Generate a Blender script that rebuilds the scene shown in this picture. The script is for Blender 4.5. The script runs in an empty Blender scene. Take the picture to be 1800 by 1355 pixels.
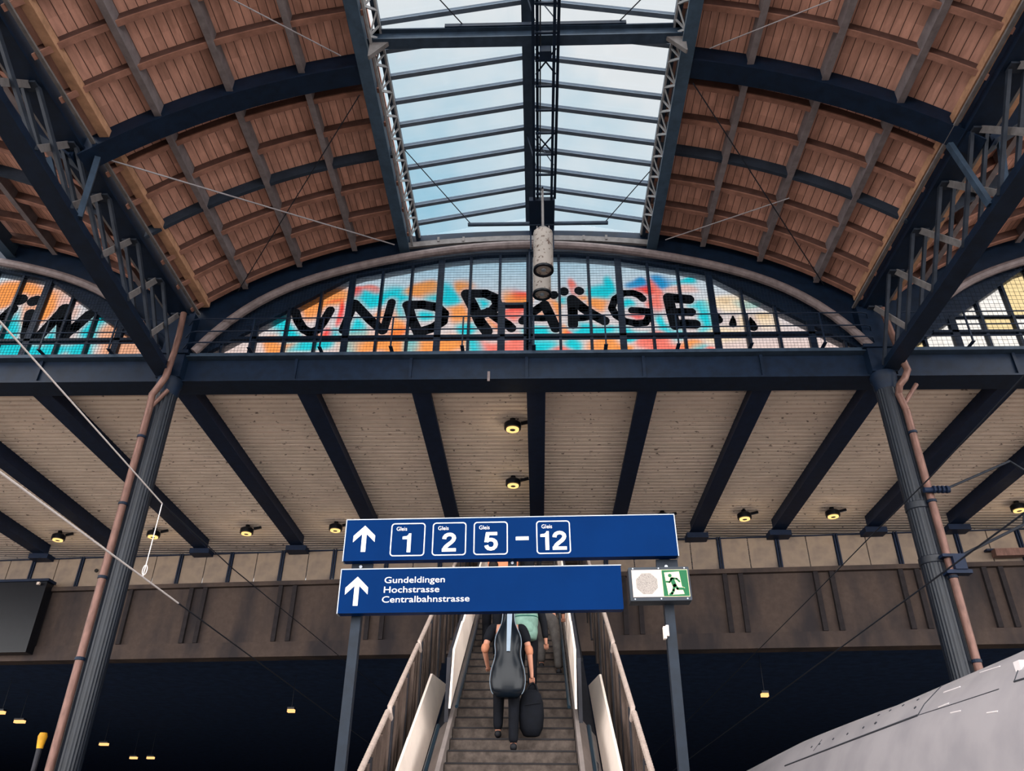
import bpy, bmesh, math, random
import numpy as np
from mathutils import Vector, Matrix

random.seed(7)
C = bpy.context.scene.collection
sc = bpy.context.scene
PI = math.pi

# ------------------------------------------------------------------ camera
CAM = np.array([0.0, 0.0, 1.6])
FPX, PITCH, YAW, ROLL = 1412.0, math.radians(31.0), math.radians(2.0), math.radians(0.6)
_F = np.array([-math.sin(YAW) * math.cos(PITCH), math.cos(YAW) * math.cos(PITCH), math.sin(PITCH)])
_r = np.array([math.cos(YAW), math.sin(YAW), 0.0])
_u = np.cross(_r, _F)
_r, _u = _r * math.cos(ROLL) + _u * math.sin(ROLL), np.cross(_r * math.cos(ROLL) + _u * math.sin(ROLL), _F)
cd = bpy.data.cameras.new('camera')
cd.sensor_fit = 'HORIZONTAL'
cd.sensor_width = 36.0
cd.lens = FPX / 1800.0 * 36.0
cd.clip_end = 500
cam = bpy.data.objects.new('camera', cd)
C.objects.link(cam)
cam.matrix_world = Matrix(((_r[0], _u[0], -_F[0], CAM[0]), (_r[1], _u[1], -_F[1], CAM[1]), (_r[2], _u[2], -_F[2], CAM[2]), (0, 0, 0, 1)))
sc.camera = cam

# ------------------------------------------------------------------ colour management
sc.view_settings.view_transform = 'Standard'
sc.view_settings.look = 'None'
sc.view_settings.exposure = 0.0
sc.view_settings.gamma = 1.0
sc.view_settings.use_curve_mapping = False

# ------------------------------------------------------------------ sky
SKY_STRENGTH = 1.0
BACK_BOOST = 7.0
wd = bpy.data.worlds.new('sky')
sc.world = wd
wd.use_nodes = True
nt = wd.node_tree
nt.nodes.clear()
def N(t, **kw):
    n = nt.nodes.new(t)
    for k, v in kw.items():
        setattr(n, k, v)
    return n
def L(a, b):
    nt.links.new(a, b)
def rgbmix(fac, a, b):
    m = N('ShaderNodeMix', data_type='RGBA')
    for s, v in ((m.inputs[0], fac), (m.inputs[6], a), (m.inputs[7], b)):
        if hasattr(v, 'links'):
            L(v, s)
        else:
            s.default_value = v
    return m.outputs[2]
def mrange(v, a, b, c, d, smooth=True):
    m = N('ShaderNodeMapRange')
    m.interpolation_type = 'SMOOTHSTEP' if smooth else 'LINEAR'
    L(v, m.inputs[0])
    for i, x in enumerate((a, b, c, d)):
        m.inputs[1 + i].default_value = x
    return m.outputs[0]
tc = N('ShaderNodeTexCoord')
sx = N('ShaderNodeSeparateXYZ')
L(tc.outputs['Generated'], sx.inputs[0])
no = N('ShaderNodeTexNoise')
no.inputs['Scale'].default_value = 3.2
no.inputs['Detail'].default_value = 6.0
no.inputs['Roughness'].default_value = 0.55
L(tc.outputs['Generated'], no.inputs['Vector'])
cl = mrange(no.outputs[0], 0.40, 0.62, 0.0, 1.0)
zen = mrange(sx.outputs['Z'], 0.66, 0.86, 0.0, 1.0)
rgt = mrange(sx.outputs['X'], -0.12, 0.16, 0.0, 1.0)
def mth(op, a, b):
    m = N('ShaderNodeMath', operation=op)
    m.use_clamp = True
    for s, v in ((m.inputs[0], a), (m.inputs[1], b)):
        if hasattr(v, 'links'):
            L(v, s)
        else:
            s.default_value = v
    return m.outputs[0]
f1 = mth('MULTIPLY', cl, 0.45)
f2 = mth('MULTIPLY', zen, 0.55)
f3 = mth('MULTIPLY', rgt, 0.35)
fac = mth('ADD', mth('ADD', f1, f2), f3)
skyc = rgbmix(fac, (0.33, 0.63, 0.80, 1), (0.93, 0.92, 0.93, 1))
low = mrange(sx.outputs['Z'], 0.56, 0.665, 1.0, 0.0)
skyc = rgbmix(low, skyc, (1.35, 1.33, 1.34, 1))
back = mrange(sx.outputs['Y'], 0.25, -0.55, 0.0, 1.0)
skyc = rgbmix(back, skyc, (BACK_BOOST, BACK_BOOST * 0.98, BACK_BOOST * 0.97, 1))
bg = N('ShaderNodeBackground')
L(skyc, bg.inputs[0])
bg.inputs[1].default_value = SKY_STRENGTH
wo = N('ShaderNodeOutputWorld')
L(bg.outputs[0], wo.inputs[0])

# ------------------------------------------------------------------ helpers
HALL = 1.3      # the hall, the girder and the footbridge front are laid out in survey units 1.3 times a metre
def sc_pt(p, s):
    return CAM + (np.array(p, float) - CAM) * s
def ray(px, py):
    return _F + _r * (px - 900.0) / FPX + _u * (677.5 - py) / FPX
def onY(px, py, y):
    d = ray(px, py)
    return CAM + d * (y / d[1])
def onZ(px, py, z):
    d = ray(px, py)
    return CAM + d * ((z - CAM[2]) / d[2])
WORLD = {}
def lin(c):
    c = c / 255.0
    return c / 12.92 if c <= 0.04045 else ((c + 0.055) / 1.055) ** 2.4
def col(rgb):
    return (lin(rgb[0]), lin(rgb[1]), lin(rgb[2]), 1.0)

def empty(name, loc=(0, 0, 0)):
    o = bpy.data.objects.new(name, None)
    o.empty_display_size = 0.1
    C.objects.link(o)
    o.location = loc
    WORLD[o.name] = np.array(loc, float)
    return o
def tag(o, label=None, cat=None, group=None, kind=None):
    if label: o['label'] = label
    if cat: o['category'] = cat
    if group: o['group'] = group
    if kind: o['kind'] = kind
    return o
def thing(name, loc, label, cat, group=None):
    return tag(empty(name, loc), label, cat, group)
def hloc(x, y, z):
    return tuple(sc_pt((x, y, z), HALL))
def copy_tree(o, parent=None, delta=None):
    c = o.copy()
    C.objects.link(c)
    if parent is not None:
        c.parent = parent
    elif delta is not None:
        c.location = Vector(o.location) + Vector(delta)
    for ch in list(o.children):
        copy_tree(ch, c)
    return c

class MB:
    def __init__(self):
        self.v = []; self.f = []; self.c = None; self.slots = []
    def quad(self, a, b, c, d):
        i = len(self.v); self.v += [tuple(a), tuple(b), tuple(c), tuple(d)]; self.f.append((i, i + 1, i + 2, i + 3))
    def hexa(self, p):
        i = len(self.v); self.v += [tuple(q) for q in p]
        for f in ((3, 2, 1, 0), (4, 5, 6, 7), (0, 1, 5, 4), (1, 2, 6, 5), (2, 3, 7, 6), (3, 0, 4, 7)):
            self.f.append(tuple(i + k for k in f))
        return self
    def box(self, x0, x1, y0, y1, z0, z1):
        return self.hexa([(x0, y0, z0), (x1, y0, z0), (x1, y1, z0), (x0, y1, z0), (x0, y0, z1), (x1, y0, z1), (x1, y1, z1), (x0, y1, z1)])
    def bar(self, p, q, w, h, up=(0, 0, 1)):
        p = np.array(p, float); q = np.array(q, float)
        d = q - p; d /= np.linalg.norm(d)
        s = np.cross(d, np.array(up, float)); s /= max(1e-9, np.linalg.norm(s))
        u = np.cross(s, d)
        s = s * w / 2; u = u * h / 2
        return self.hexa([p - s - u, p + s - u, q + s - u, q - s - u, p - s + u, p + s + u, q + s + u, q - s + u])
    def ring(self, p, d, r, n, rx=None):
        d = np.array(d, float); d /= np.linalg.norm(d)
        a = np.array((0, 0, 1.0)) if abs(d[2]) < 0.9 else np.array((1.0, 0, 0))
        s = np.cross(d, a); s /= np.linalg.norm(s); u = np.cross(s, d)
        i = len(self.v)
        for k in range(n):
            t = 2 * PI * k / n
            self.v.append(tuple(np.array(p) + s * math.cos(t) * (rx or r) + u * math.sin(t) * r))
        return i
    def path(self, pts, r, n=10, cap=True):
        pts = [np.array(p, float) for p in pts]
        rr = r if hasattr(r, '__len__') else [r] * len(pts)
        rings = []; u = None
        for k, p in enumerate(pts):
            d = pts[min(len(pts) - 1, k + 1)] - pts[max(0, k - 1)]
            d = d / max(1e-9, np.linalg.norm(d))
            if u is None:
                u = np.array((0, 0, 1.0)) if abs(d[2]) < 0.9 else np.array((0, 1.0, 0))
            u = u - d * (u @ d); u = u / max(1e-9, np.linalg.norm(u))
            w = np.cross(d, u)
            i = len(self.v); rings.append(i)
            for j in range(n):
                t = 2 * PI * j / n
                self.v.append(tuple(p + w * math.cos(t) * rr[k] + u * math.sin(t) * rr[k]))
        for k in range(len(rings) - 1):
            for j in range(n):
                self.f.append((rings[k] + j, rings[k] + (j + 1) % n, rings[k + 1] + (j + 1) % n, rings[k + 1] + j))
        if cap:
            self.f.append(tuple(rings[0] + j for j in range(n))[::-1])
            self.f.append(tuple(rings[-1] + j for j in range(n)))
        return self
    def loft(self, rings, cap=True, close=True):
        n = len(rings[0]); idx = []
        for r in rings:
            idx.append(len(self.v)); self.v += [tuple(p) for p in r]
        for k in range(len(idx) - 1):
            for j in range(n if close else n - 1):
                self.f.append((idx[k] + j, idx[k] + (j + 1) % n, idx[k + 1] + (j + 1) % n, idx[k + 1] + j))
        if cap:
            self.f.append(tuple(idx[0] + j for j in range(n))[::-1])
            self.f.append(tuple(idx[-1] + j for j in range(n)))
        return self
    def lathe(self, c, prof, n=24):
        rings = []
        for (r, z) in prof:
            rings.append([(c[0] + r * math.cos(2 * PI * k / n), c[1] + r * math.sin(2 * PI * k / n), c[2] + z) for k in range(n)])
        return self.loft(rings)
    def prism(self, poly, y0, y1):      # poly of (x, z) pushed from y0 to y1
        n = len(poly); i = len(self.v)
        self.v += [(p[0], y0, p[1]) for p in poly] + [(p[0], y1, p[1]) for p in poly]
        self.f.append(tuple(range(i, i + n))); self.f.append(tuple(range(i + n, i + 2 * n))[::-1])
        for k in range(n):
            self.f.append((i + k, i + n + k, i + n + (k + 1) % n, i + (k + 1) % n))
        return self
    def build(self, name, mat, parent=None, smooth=False, loc=None, scale=1.0, ang=35, recalc=True):
        o_loc = WORLD[parent.name] if parent is not None else np.array(loc if loc is not None else (0, 0, 0), float)
        vv = [tuple(sc_pt(p, scale) - o_loc) if scale != 1.0 else tuple(np.array(p, float) - o_loc) for p in self.v]
        me = bpy.data.meshes.new(name)
        me.from_pydata(vv, [], self.f)
        if recalc:
            bm = bmesh.new(); bm.from_mesh(me)
            bmesh.ops.recalc_face_normals(bm, faces=bm.faces)
            bm.to_mesh(me); bm.free()
        if self.c is not None:
            at = me.color_attributes.new('Col', 'FLOAT_COLOR', 'POINT')
            at.data.foreach_set('color', np.array(self.c, dtype=np.float32).ravel())
        me.materials.append(mat)
        for (mt2, f0, f1) in self.slots:
            me.materials.append(mt2)
            for fi in range(f0, f1): me.polygons[fi].material_index = len(me.materials) - 1
        if smooth:
            me.shade_smooth()
            me.set_sharp_from_angle(angle=math.radians(ang))
        o = bpy.data.objects.new(name, me)
        C.objects.link(o)
        if parent is not None:
            o.parent = parent
        else:
            o.location = o_loc
        WORLD[o.name] = o_loc if parent is None else WORLD[parent.name]
        return o
def hb(mb, name, mat, parent=None, smooth=False, loc=None):
    """a mesh laid out in hall units"""
    o = mb.build(name, mat, parent, smooth, loc, scale=HALL)
    return o
def sub(mb, name, mat, part, smooth=False, scale=1.0):
    """a sub-part under a part whose own location is zero inside its thing"""
    root = part.parent
    o = mb.build(name, mat, root if root is not None else part, smooth, scale=scale)
    o.parent = part
    return o

# ------------------------------------------------------------------ materials
MATS = {}
def mat(name, rgb, rough=0.6, metal=0.0, var=0.25, scale=6.0, bump=0.0, spec=0.16, rgb2=None, stretch=(1, 1, 1), emit=None, estr=0.0):
    m = bpy.data.materials.new(name)
    m.use_nodes = True
    t = m.node_tree
    b = t.nodes['Principled BSDF']
    b.inputs['Roughness'].default_value = rough
    b.inputs['Metallic'].default_value = metal
    b.inputs['Specular IOR Level'].default_value = spec
    a = col(rgb)
    c2 = col(rgb2) if rgb2 else tuple(x * (1 - var) for x in a[:3]) + (1,)
    tcn = t.nodes.new('ShaderNodeTexCoord')
    mp = t.nodes.new('ShaderNodeMapping'); mp.inputs['Scale'].default_value = stretch
    t.links.new(tcn.outputs['Object'], mp.inputs[0])
    n = t.nodes.new('ShaderNodeTexNoise'); n.inputs['Scale'].default_value = scale; n.inputs['Detail'].default_value = 5; n.inputs['Roughness'].default_value = 0.6
    t.links.new(mp.outputs[0], n.inputs['Vector'])
    r = t.nodes.new('ShaderNodeValToRGB')
    r.color_ramp.elements[0].position = 0.35; r.color_ramp.elements[0].color = c2
    r.color_ramp.elements[1].position = 0.65; r.color_ramp.elements[1].color = a
    t.links.new(n.outputs[0], r.inputs[0])
    t.links.new(r.outputs[0], b.inputs['Base Color'])
    if bump:
        bn = t.nodes.new('ShaderNodeBump'); bn.inputs['Strength'].default_value = bump; bn.inputs['Distance'].default_value = 0.02
        t.links.new(n.outputs[0], bn.inputs['Height']); t.links.new(bn.outputs[0], b.inputs['Normal'])
    if emit:
        b.inputs['Emission Color'].default_value = col(emit); b.inputs['Emission Strength'].default_value = estr
    MATS[name] = m
    return m
def board_mat(name, rgb, dark, period):
    """boards running along Y: dark joints, each board its own tone"""
    m = mat(name, rgb, rough=0.7, var=0.35, scale=3.0, stretch=(2.5, 0.5, 2.5))
    t = m.node_tree; b = t.nodes['Principled BSDF']
    ramp = [n for n in t.nodes if n.type == 'VALTORGB'][0]
    tcn = [n for n in t.nodes if n.type == 'TEX_COORD'][0]
    s = t.nodes.new('ShaderNodeSeparateXYZ'); t.links.new(tcn.outputs['Object'], s.inputs[0])
    d = t.nodes.new('ShaderNodeMath'); d.operation = 'DIVIDE'; d.inputs[1].default_value = period; t.links.new(s.outputs['X'], d.inputs[0])
    fr = t.nodes.new('ShaderNodeMath'); fr.operation = 'FRACT'; t.links.new(d.outputs[0], fr.inputs[0])
    fl = t.nodes.new('ShaderNodeMath'); fl.operation = 'FLOOR'; t.links.new(d.outputs[0], fl.inputs[0])
    d2 = t.nodes.new('ShaderNodeMath'); d2.operation = 'DIVIDE'; d2.inputs[1].default_value = 0.82; t.links.new(s.outputs['Y'], d2.inputs[0])
    fl2 = t.nodes.new('ShaderNodeMath'); fl2.operation = 'FLOOR'; t.links.new(d2.outputs[0], fl2.inputs[0])
    cx = t.nodes.new('ShaderNodeCombineXYZ'); t.links.new(fl.outputs[0], cx.inputs[0]); t.links.new(fl2.outputs[0], cx.inputs[1])
    wn = t.nodes.new('ShaderNodeTexWhiteNoise'); t.links.new(cx.outputs[0], wn.inputs['Vector'])
    mr = t.nodes.new('ShaderNodeMapRange'); mr.inputs[3].default_value = 0.82; mr.inputs[4].default_value = 1.08; t.links.new(wn.outputs['Value'], mr.inputs[0])
    gt = t.nodes.new('ShaderNodeMath'); gt.operation = 'GREATER_THAN'; gt.inputs[1].default_value = 0.09; t.links.new(fr.outputs[0], gt.inputs[0])
    mu = t.nodes.new('ShaderNodeMix'); mu.data_type = 'RGBA'; mu.blend_type = 'MULTIPLY'; mu.inputs[0].default_value = 1
    t.links.new(ramp.outputs[0], mu.inputs[6]); t.links.new(mr.outputs[0], mu.inputs[7])
    mx = t.nodes.new('ShaderNodeMix'); mx.data_type = 'RGBA'; t.links.new(gt.outputs[0], mx.inputs[0])
    mx.inputs[6].default_value = col(dark); t.links.new(mu.outputs[2], mx.inputs[7])
    t.links.new(mx.outputs[2], b.inputs['Base Color'])
    return m
def stain_mat(name, rgb, spot, scale, lo, hi, rough=0.7, base_scale=2.0, var=0.2, stretch=(1, 1, 1)):
    m = mat(name, rgb, rough=rough, var=var, scale=base_scale)
    t = m.node_tree; b = t.nodes['Principled BSDF']
    ramp = [n for n in t.nodes if n.type == 'VALTORGB'][0]
    tcn = [n for n in t.nodes if n.type == 'TEX_COORD'][0]
    mp = t.nodes.new('ShaderNodeMapping'); mp.inputs['Scale'].default_value = stretch; t.links.new(tcn.outputs['Object'], mp.inputs[0])
    n = t.nodes.new('ShaderNodeTexNoise'); n.inputs['Scale'].default_value = scale; n.inputs['Detail'].default_value = 4; t.links.new(mp.outputs[0], n.inputs['Vector'])
    mr = t.nodes.new('ShaderNodeMapRange'); mr.inputs[1].default_value = lo; mr.inputs[2].default_value = hi; t.links.new(n.outputs[0], mr.inputs[0])
    mx = t.nodes.new('ShaderNodeMix'); mx.data_type = 'RGBA'; t.links.new(mr.outputs[0], mx.inputs[0])
    t.links.new(ramp.outputs[0], mx.inputs[6]); mx.inputs[7].default_value = col(spot)
    t.links.new(mx.outputs[2], b.inputs['Base Color'])
    return m
def glass_mat(name, tint, gloss=0.05):
    m = bpy.data.materials.new(name); m.use_nodes = True
    t = m.node_tree; t.nodes.clear()
    tr = t.nodes.new('ShaderNodeBsdfTransparent'); tr.inputs[0].default_value = tint
    gl = t.nodes.new('ShaderNodeBsdfGlossy'); gl.inputs['Roughness'].default_value = 0.08
    mx = t.nodes.new('ShaderNodeMixShader'); mx.inputs[0].default_value = gloss
    o = t.nodes.new('ShaderNodeOutputMaterial')
    t.links.new(tr.outputs[0], mx.inputs[1]); t.links.new(gl.outputs[0], mx.inputs[2]); t.links.new(mx.outputs[0], o.inputs[0])
    return m
def paint_glass_mat(name):
    """sprayed paint on glass: the paint colour tints the daylight coming through"""
    m = bpy.data.materials.new(name); m.use_nodes = True
    t = m.node_tree; t.nodes.clear()
    at = t.nodes.new('ShaderNodeVertexColor'); at.layer_name = 'Col'
    n = t.nodes.new('ShaderNodeTexNoise'); n.inputs['Scale'].default_value = 9.0; n.inputs['Detail'].default_value = 6
    tcn = t.nodes.new('ShaderNodeTexCoord'); t.links.new(tcn.outputs['Object'], n.inputs['Vector'])
    mr = t.nodes.new('ShaderNodeMapRange'); mr.inputs[1].default_value = 0.3; mr.inputs[2].default_value = 0.6; mr.inputs[3].default_value = 0.82; mr.inputs[4].default_value = 1.0
    t.links.new(n.outputs[0], mr.inputs[0])
    mu = t.nodes.new('ShaderNodeMix'); mu.data_type = 'RGBA'; mu.blend_type = 'MULTIPLY'; mu.inputs[0].default_value = 1
    t.links.new(at.outputs[0], mu.inputs[6]); t.links.new(mr.outputs[0], mu.inputs[7])
    tr = t.nodes.new('ShaderNodeBsdfTransparent'); tl = t.nodes.new('ShaderNodeBsdfTranslucent')
    t.links.new(mu.outputs[2], tr.inputs[0]); t.links.new(mu.outputs[2], tl.inputs[0])
    mx = t.nodes.new('ShaderNodeMixShader'); mx.inputs[0].default_value = 0.3
    o = t.nodes.new('ShaderNodeOutputMaterial')
    t.links.new(tr.outputs[0], mx.inputs[1]); t.links.new(tl.outputs[0], mx.inputs[2]); t.links.new(mx.outputs[0], o.inputs[0])
    return m
def glow_mat(name, rgb, strength):
    m = bpy.data.materials.new(name); m.use_nodes = True
    t = m.node_tree; t.nodes.clear()
    e = t.nodes.new('ShaderNodeEmission'); e.inputs[0].default_value = col(rgb); e.inputs[1].default_value = strength
    o = t.nodes.new('ShaderNodeOutputMaterial'); t.links.new(e.outputs[0], o.inputs[0])
    return m

M_board = board_mat('roof boards', (200, 150, 132), (84, 60, 54), 0.135)
M_joist = mat('shaded joist web', (84, 60, 54), 0.75, var=0.35, scale=4)  # shade on the joist faces is put into this darker brown
M_joist_lit = mat('lit joist underside', (140, 100, 86), 0.75, var=0.35, scale=4)  # lighter brown painted in for the lit underside of the joists
M_joistd = mat('dark steel joist', (40, 48, 60), 0.6, var=0.3, scale=4)
M_plate = mat('pale timber plate', (176, 134, 106), 0.75, var=0.35, scale=5)
M_purlin = mat('grey painted purlin', (118, 110, 112), 0.6, var=0.3, scale=5)
M_steel = mat('navy grey steel', (12, 27, 46), 0.5, var=0.4, scale=5, bump=0.05)
M_truss = mat('truss steel', (38, 44, 54), 0.5, var=0.4, scale=5)
M_steel2 = mat('blue grey steel', (44, 58, 74), 0.5, var=0.35, scale=5)
M_edgeb = mat('edge beam steel', (58, 76, 94), 0.5, var=0.3, scale=5)
M_steel3 = mat('light blue grey steel', (84, 96, 110), 0.5, var=0.2, scale=6)
M_lace = mat('light lattice steel', (144, 144, 146), 0.5, var=0.3, scale=8)
M_pale = mat('pale grey steel', (112, 108, 108), 0.55, var=0.3, scale=8)
M_mould = mat('brownish grey moulding', (112, 100, 100), 0.5, var=0.35, scale=7)
M_column = mat('ribbed grey column', (22, 28, 38), 0.42, var=0.45, scale=9, stretch=(3, 3, 0.6), spec=0.3)
M_pipe = mat('brown copper pipe', (112, 84, 76), 0.4, metal=0.3, var=0.4, scale=8, stretch=(2, 2, 0.5))
M_beam = mat('black navy beam', (15, 29, 52), 0.55, var=0.35, scale=5)
M_soffit = stain_mat('beige corrugated sheet', (230, 214, 200), (120, 106, 98), 11, 0.64, 0.70, 0.65, var=0.12, stretch=(0.7, 1, 1))
M_conc = stain_mat('brown stained concrete', (72, 61, 56), (44, 40, 42), 1.4, 0.42, 0.68, 0.9, base_scale=7, stretch=(1, 1, 0.35))
M_pil = mat('dark pilaster', (42, 38, 40), 0.9, var=0.3)
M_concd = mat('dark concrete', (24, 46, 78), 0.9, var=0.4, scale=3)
M_panel = stain_mat('beige infill panel', (138, 122, 108), (98, 88, 82), 2.0, 0.45, 0.7, 0.7)
M_floor = mat('grey asphalt', (176, 172, 168), 0.85, var=0.25, scale=2)
M_ballast = mat('track ballast', (150, 140, 132), 0.95, var=0.5, scale=24, bump=0.4)
M_glass = glass_mat('roof glass', (0.94, 0.97, 0.98, 1))
M_paint = paint_glass_mat('sprayed glass')
M_black = mat('black spray paint', (5, 8, 14), 0.9, var=0.2, spec=0.1)
M_net = mat('grey net wire', (30, 40, 52), 0.7, var=0.1)
M_blue = mat('blue sign enamel', (0, 32, 76), 0.35, var=0.12, scale=2, spec=0.015)
M_edge = mat('sign edge aluminium', (150, 156, 166), 0.4, metal=0.4, var=0.1)
M_white = mat('white sign lettering', (214, 206, 206), 0.5, var=0.04)
M_post = mat('grey blue post', (20, 30, 42), 0.5, var=0.35, scale=10)
M_case = mat('dark exit box housing', (44, 50, 58), 0.5, var=0.2)
M_plate2 = stain_mat('perforated speaker plate', (150, 142, 136), (50, 46, 46), 260, 0.56, 0.60, 0.6)
M_face = mat('speaker face', (188, 172, 162), 0.5, var=0.06)
M_green = mat('exit green', (0, 82, 46), 0.4, var=0.08)
M_cream = mat('exit cream', (190, 184, 150), 0.5, var=0.04)
M_step = mat('dark plank step', (84, 74, 68), 0.85, var=0.55, scale=9, bump=0.2)
M_stepd = mat('step nosing', (40, 38, 40), 0.8, var=0.3)
M_clad = mat('cream cladding sheet', (252, 234, 220), 0.5, var=0.1, scale=3)
M_greyw = mat('grey side sheet', (128, 118, 114), 0.5, var=0.2, scale=4)
M_slat = mat('brown grey slats', (104, 88, 80), 0.7, var=0.6, scale=6, stretch=(1, 3, 0.3))
M_slatd = mat('dark guard frame', (44, 44, 50), 0.6, var=0.3)
M_rope = mat('pale ribbed rail', (176, 158, 148), 0.45, var=0.25, scale=20)
M_tealrail = mat('teal handrail', (26, 40, 50), 0.35, var=0.2)
M_train = stain_mat('pale grey train paint', (150, 145, 148), (134, 130, 134), 3, 0.4, 0.7, 0.35, var=0.06)
M_trainl = mat('dark train seam', (52, 54, 60), 0.6, var=0.2)
M_wirel = mat('bright wire', (214, 206, 204), 0.4, metal=0.2, var=0.1)
M_wired = mat('dark wire', (26, 30, 38), 0.5, var=0.1)
M_rod = mat('grey tie rod', (150, 146, 150), 0.45, metal=0.2, var=0.2)
M_pend = stain_mat('stained white lamp tube', (142, 134, 128), (74, 58, 50), 14, 0.56, 0.66, 0.5)
M_dark = mat('lamp black', (16, 18, 24), 0.3, var=0.2)
M_lens = mat('lamp lens', (120, 130, 140), 0.1, var=0.3, spec=0.8)
M_ring = glow_mat('warm lamp ring', (255, 206, 128), 1.5)
M_tube = glow_mat('warm platform tube', (255, 190, 120), 1.6)
M_yellow = mat('yellow sleeve', (206, 150, 40), 0.6, var=0.4, scale=9)
M_skin = mat('skin', (176, 124, 102), 0.55, var=0.1)
M_navy = mat('dark navy cloth', (9, 12, 20), 0.85, var=0.4, scale=12, bump=0.2)
M_char = mat('charcoal cloth', (16, 18, 24), 0.85, var=0.4, scale=12, bump=0.2)
M_khaki = mat('grey khaki cloth', (72, 68, 66), 0.85, var=0.4, scale=10, bump=0.2)
M_salmon = mat('salmon cloth', (206, 112, 92), 0.8, var=0.2, scale=10)
M_tan = mat('tan cloth', (180, 120, 92), 0.8, var=0.25, scale=10)
M_orange = mat('orange cloth', (206, 128, 92), 0.8, var=0.2, scale=10)
M_hair = mat('dark hair', (28, 22, 20), 0.6, var=0.4, scale=30)
M_hairb = mat('brown hair', (74, 52, 38), 0.6, var=0.4, scale=30)
M_shoe = mat('dark shoe', (24, 24, 28), 0.6, var=0.2)
M_gloss = mat('glossy black shell', (6, 14, 22), 0.25, var=0.2, spec=0.22)
M_strap = mat('pale strap', (124, 138, 152), 0.5, var=0.15)
M_mint = mat('mint green nylon', (106, 136, 124), 0.75, var=0.35, scale=7, bump=0.3)
M_mintd = mat('dark green nylon', (40, 84, 74), 0.75, var=0.3)
M_eye = mat('eye', (24, 22, 22), 0.2, var=0.0)

# ------------------------------------------------------------------ ground and under the footbridge
mb = MB(); mb.box(-2.75, 2.25, -30, 70, -0.5, 0.0)
tag(mb.build('floor', M_floor), kind='structure', label='grey asphalt platform below the stairs')
mb = MB(); mb.box(-60, 60, -40, 75, -0.9, -0.7)
tag(mb.build('floor', M_ballast), kind='structure', label='brown ballast track bed')

# survey units from here: the footbridge front is skewed to the hall
CXR = -0.13                       # centre line of the roof bay
COLX = (-5.95, 5.49)
BAY = 11.6
def wallY(x, c=17.9):
    return c - 0.085 * x
def skew_box(m, x0, x1, c0, c1, z0, z1):
    return m.hexa([(x0, wallY(x0, c0), z0), (x1, wallY(x1, c0), z0), (x1, wallY(x1, c1), z0), (x0, wallY(x0, c1), z0),
                   (x0, wallY(x0, c0), z1), (x1, wallY(x1, c0), z1), (x1, wallY(x1, c1), z1), (x0, wallY(x0, c1), z1)])
mb = MB()
skew_box(mb, -24, 22, 17.98, 18.3, 5.95, 7.24)
skew_box(mb, -24, 22, 17.9, 18.3, 5.62, 5.95)
skew_box(mb, -24, 22, 17.86, 18.3, 7.24, 7.34)
wr = tag(hb(mb, 'wall_rear', M_conc, loc=hloc(0, 17.9, 6.4)), kind='structure', label='stained brown concrete edge beam of the footbridge')
for xa in (-12.0, -9.9, -8.04, -5.85, -3.7, -1.6, 2.1, 4.32, 6.26, 8.04, 9.75, 11.9):
    for dx in (-0.17, 0.17):
        mb = MB(); skew_box(mb, xa + dx - 0.05, xa + dx + 0.05, 17.9, 18.0, 5.96, 7.24)
        sub(mb, 'pilaster', M_pil, wr, scale=HALL)
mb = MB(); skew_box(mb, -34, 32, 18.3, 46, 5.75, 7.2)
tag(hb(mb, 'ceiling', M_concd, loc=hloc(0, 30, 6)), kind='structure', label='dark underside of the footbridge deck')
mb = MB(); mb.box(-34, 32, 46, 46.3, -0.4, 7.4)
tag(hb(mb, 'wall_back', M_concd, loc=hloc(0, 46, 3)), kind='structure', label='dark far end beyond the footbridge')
mb = MB(); mb.box(-34.2, -34, 19, 46, -0.4, 7.2)  # unseen wall, added to keep sky light out from the left
tag(hb(mb, 'light_block_left', M_concd, loc=hloc(-34, 30, 3)), kind='structure', label='added dark wall blocking light from the left under the footbridge')
mb = MB(); mb.box(32, 32.2, 16, 46, -0.4, 7.2)  # unseen wall added on the right, also to shut out sky light
tag(hb(mb, 'light_block_right', M_concd, loc=hloc(32, 30, 3)), kind='structure', label='added dark wall blocking light from the right under the footbridge')

# infill panels along the footbridge edge: every framed panel is a thing
PS = 1.285
k = 0
for i in range(-11, 10):
    x0 = 0.33 + i * PS; x1 = x0 + PS - 0.09
    xm = (x0 + x1) / 2
    t = thing('balustrade_panel', hloc(xm, wallY(xm, 18.06), 7.34),
              ('beige balustrade panel with a dark hole, left of the left column' if i == -9 else
               'beige two-leaf balustrade panel along the footbridge edge'), 'panel', 'balustrade panels along the footbridge')
    for q in range(2):
        a = x0 + q * (x1 - x0) / 2 + 0.012; b = x0 + (q + 1) * (x1 - x0) / 2 - 0.012
        mb = MB(); skew_box(mb, a, b, 18.06, 18.1, 7.37, 8.1)
        hb(mb, 'leaf', M_panel, t)
    mb = MB()
    for xx in (x0 - 0.03, x1 + 0.005):
        skew_box(mb, xx, xx + 0.03, 18.02, 18.1, 7.34, 8.14)
    skew_box(mb, x0 - 0.03, x1 + 0.03, 18.03, 18.09, 8.1, 8.125)
    skew_box(mb, x0 - 0.03, x1 + 0.03, 18.03, 18.09, 7.345, 7.365)
    hb(mb, 'frame', M_beam, t)
    if i == -9:
        mb = MB(); mb.path([(xm - 0.2, wallY(xm, 18.04), 7.78), (xm - 0.2, wallY(xm, 18.065), 7.78)], 0.045, 12); hb(mb, 'hole', M_dark, t)

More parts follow.
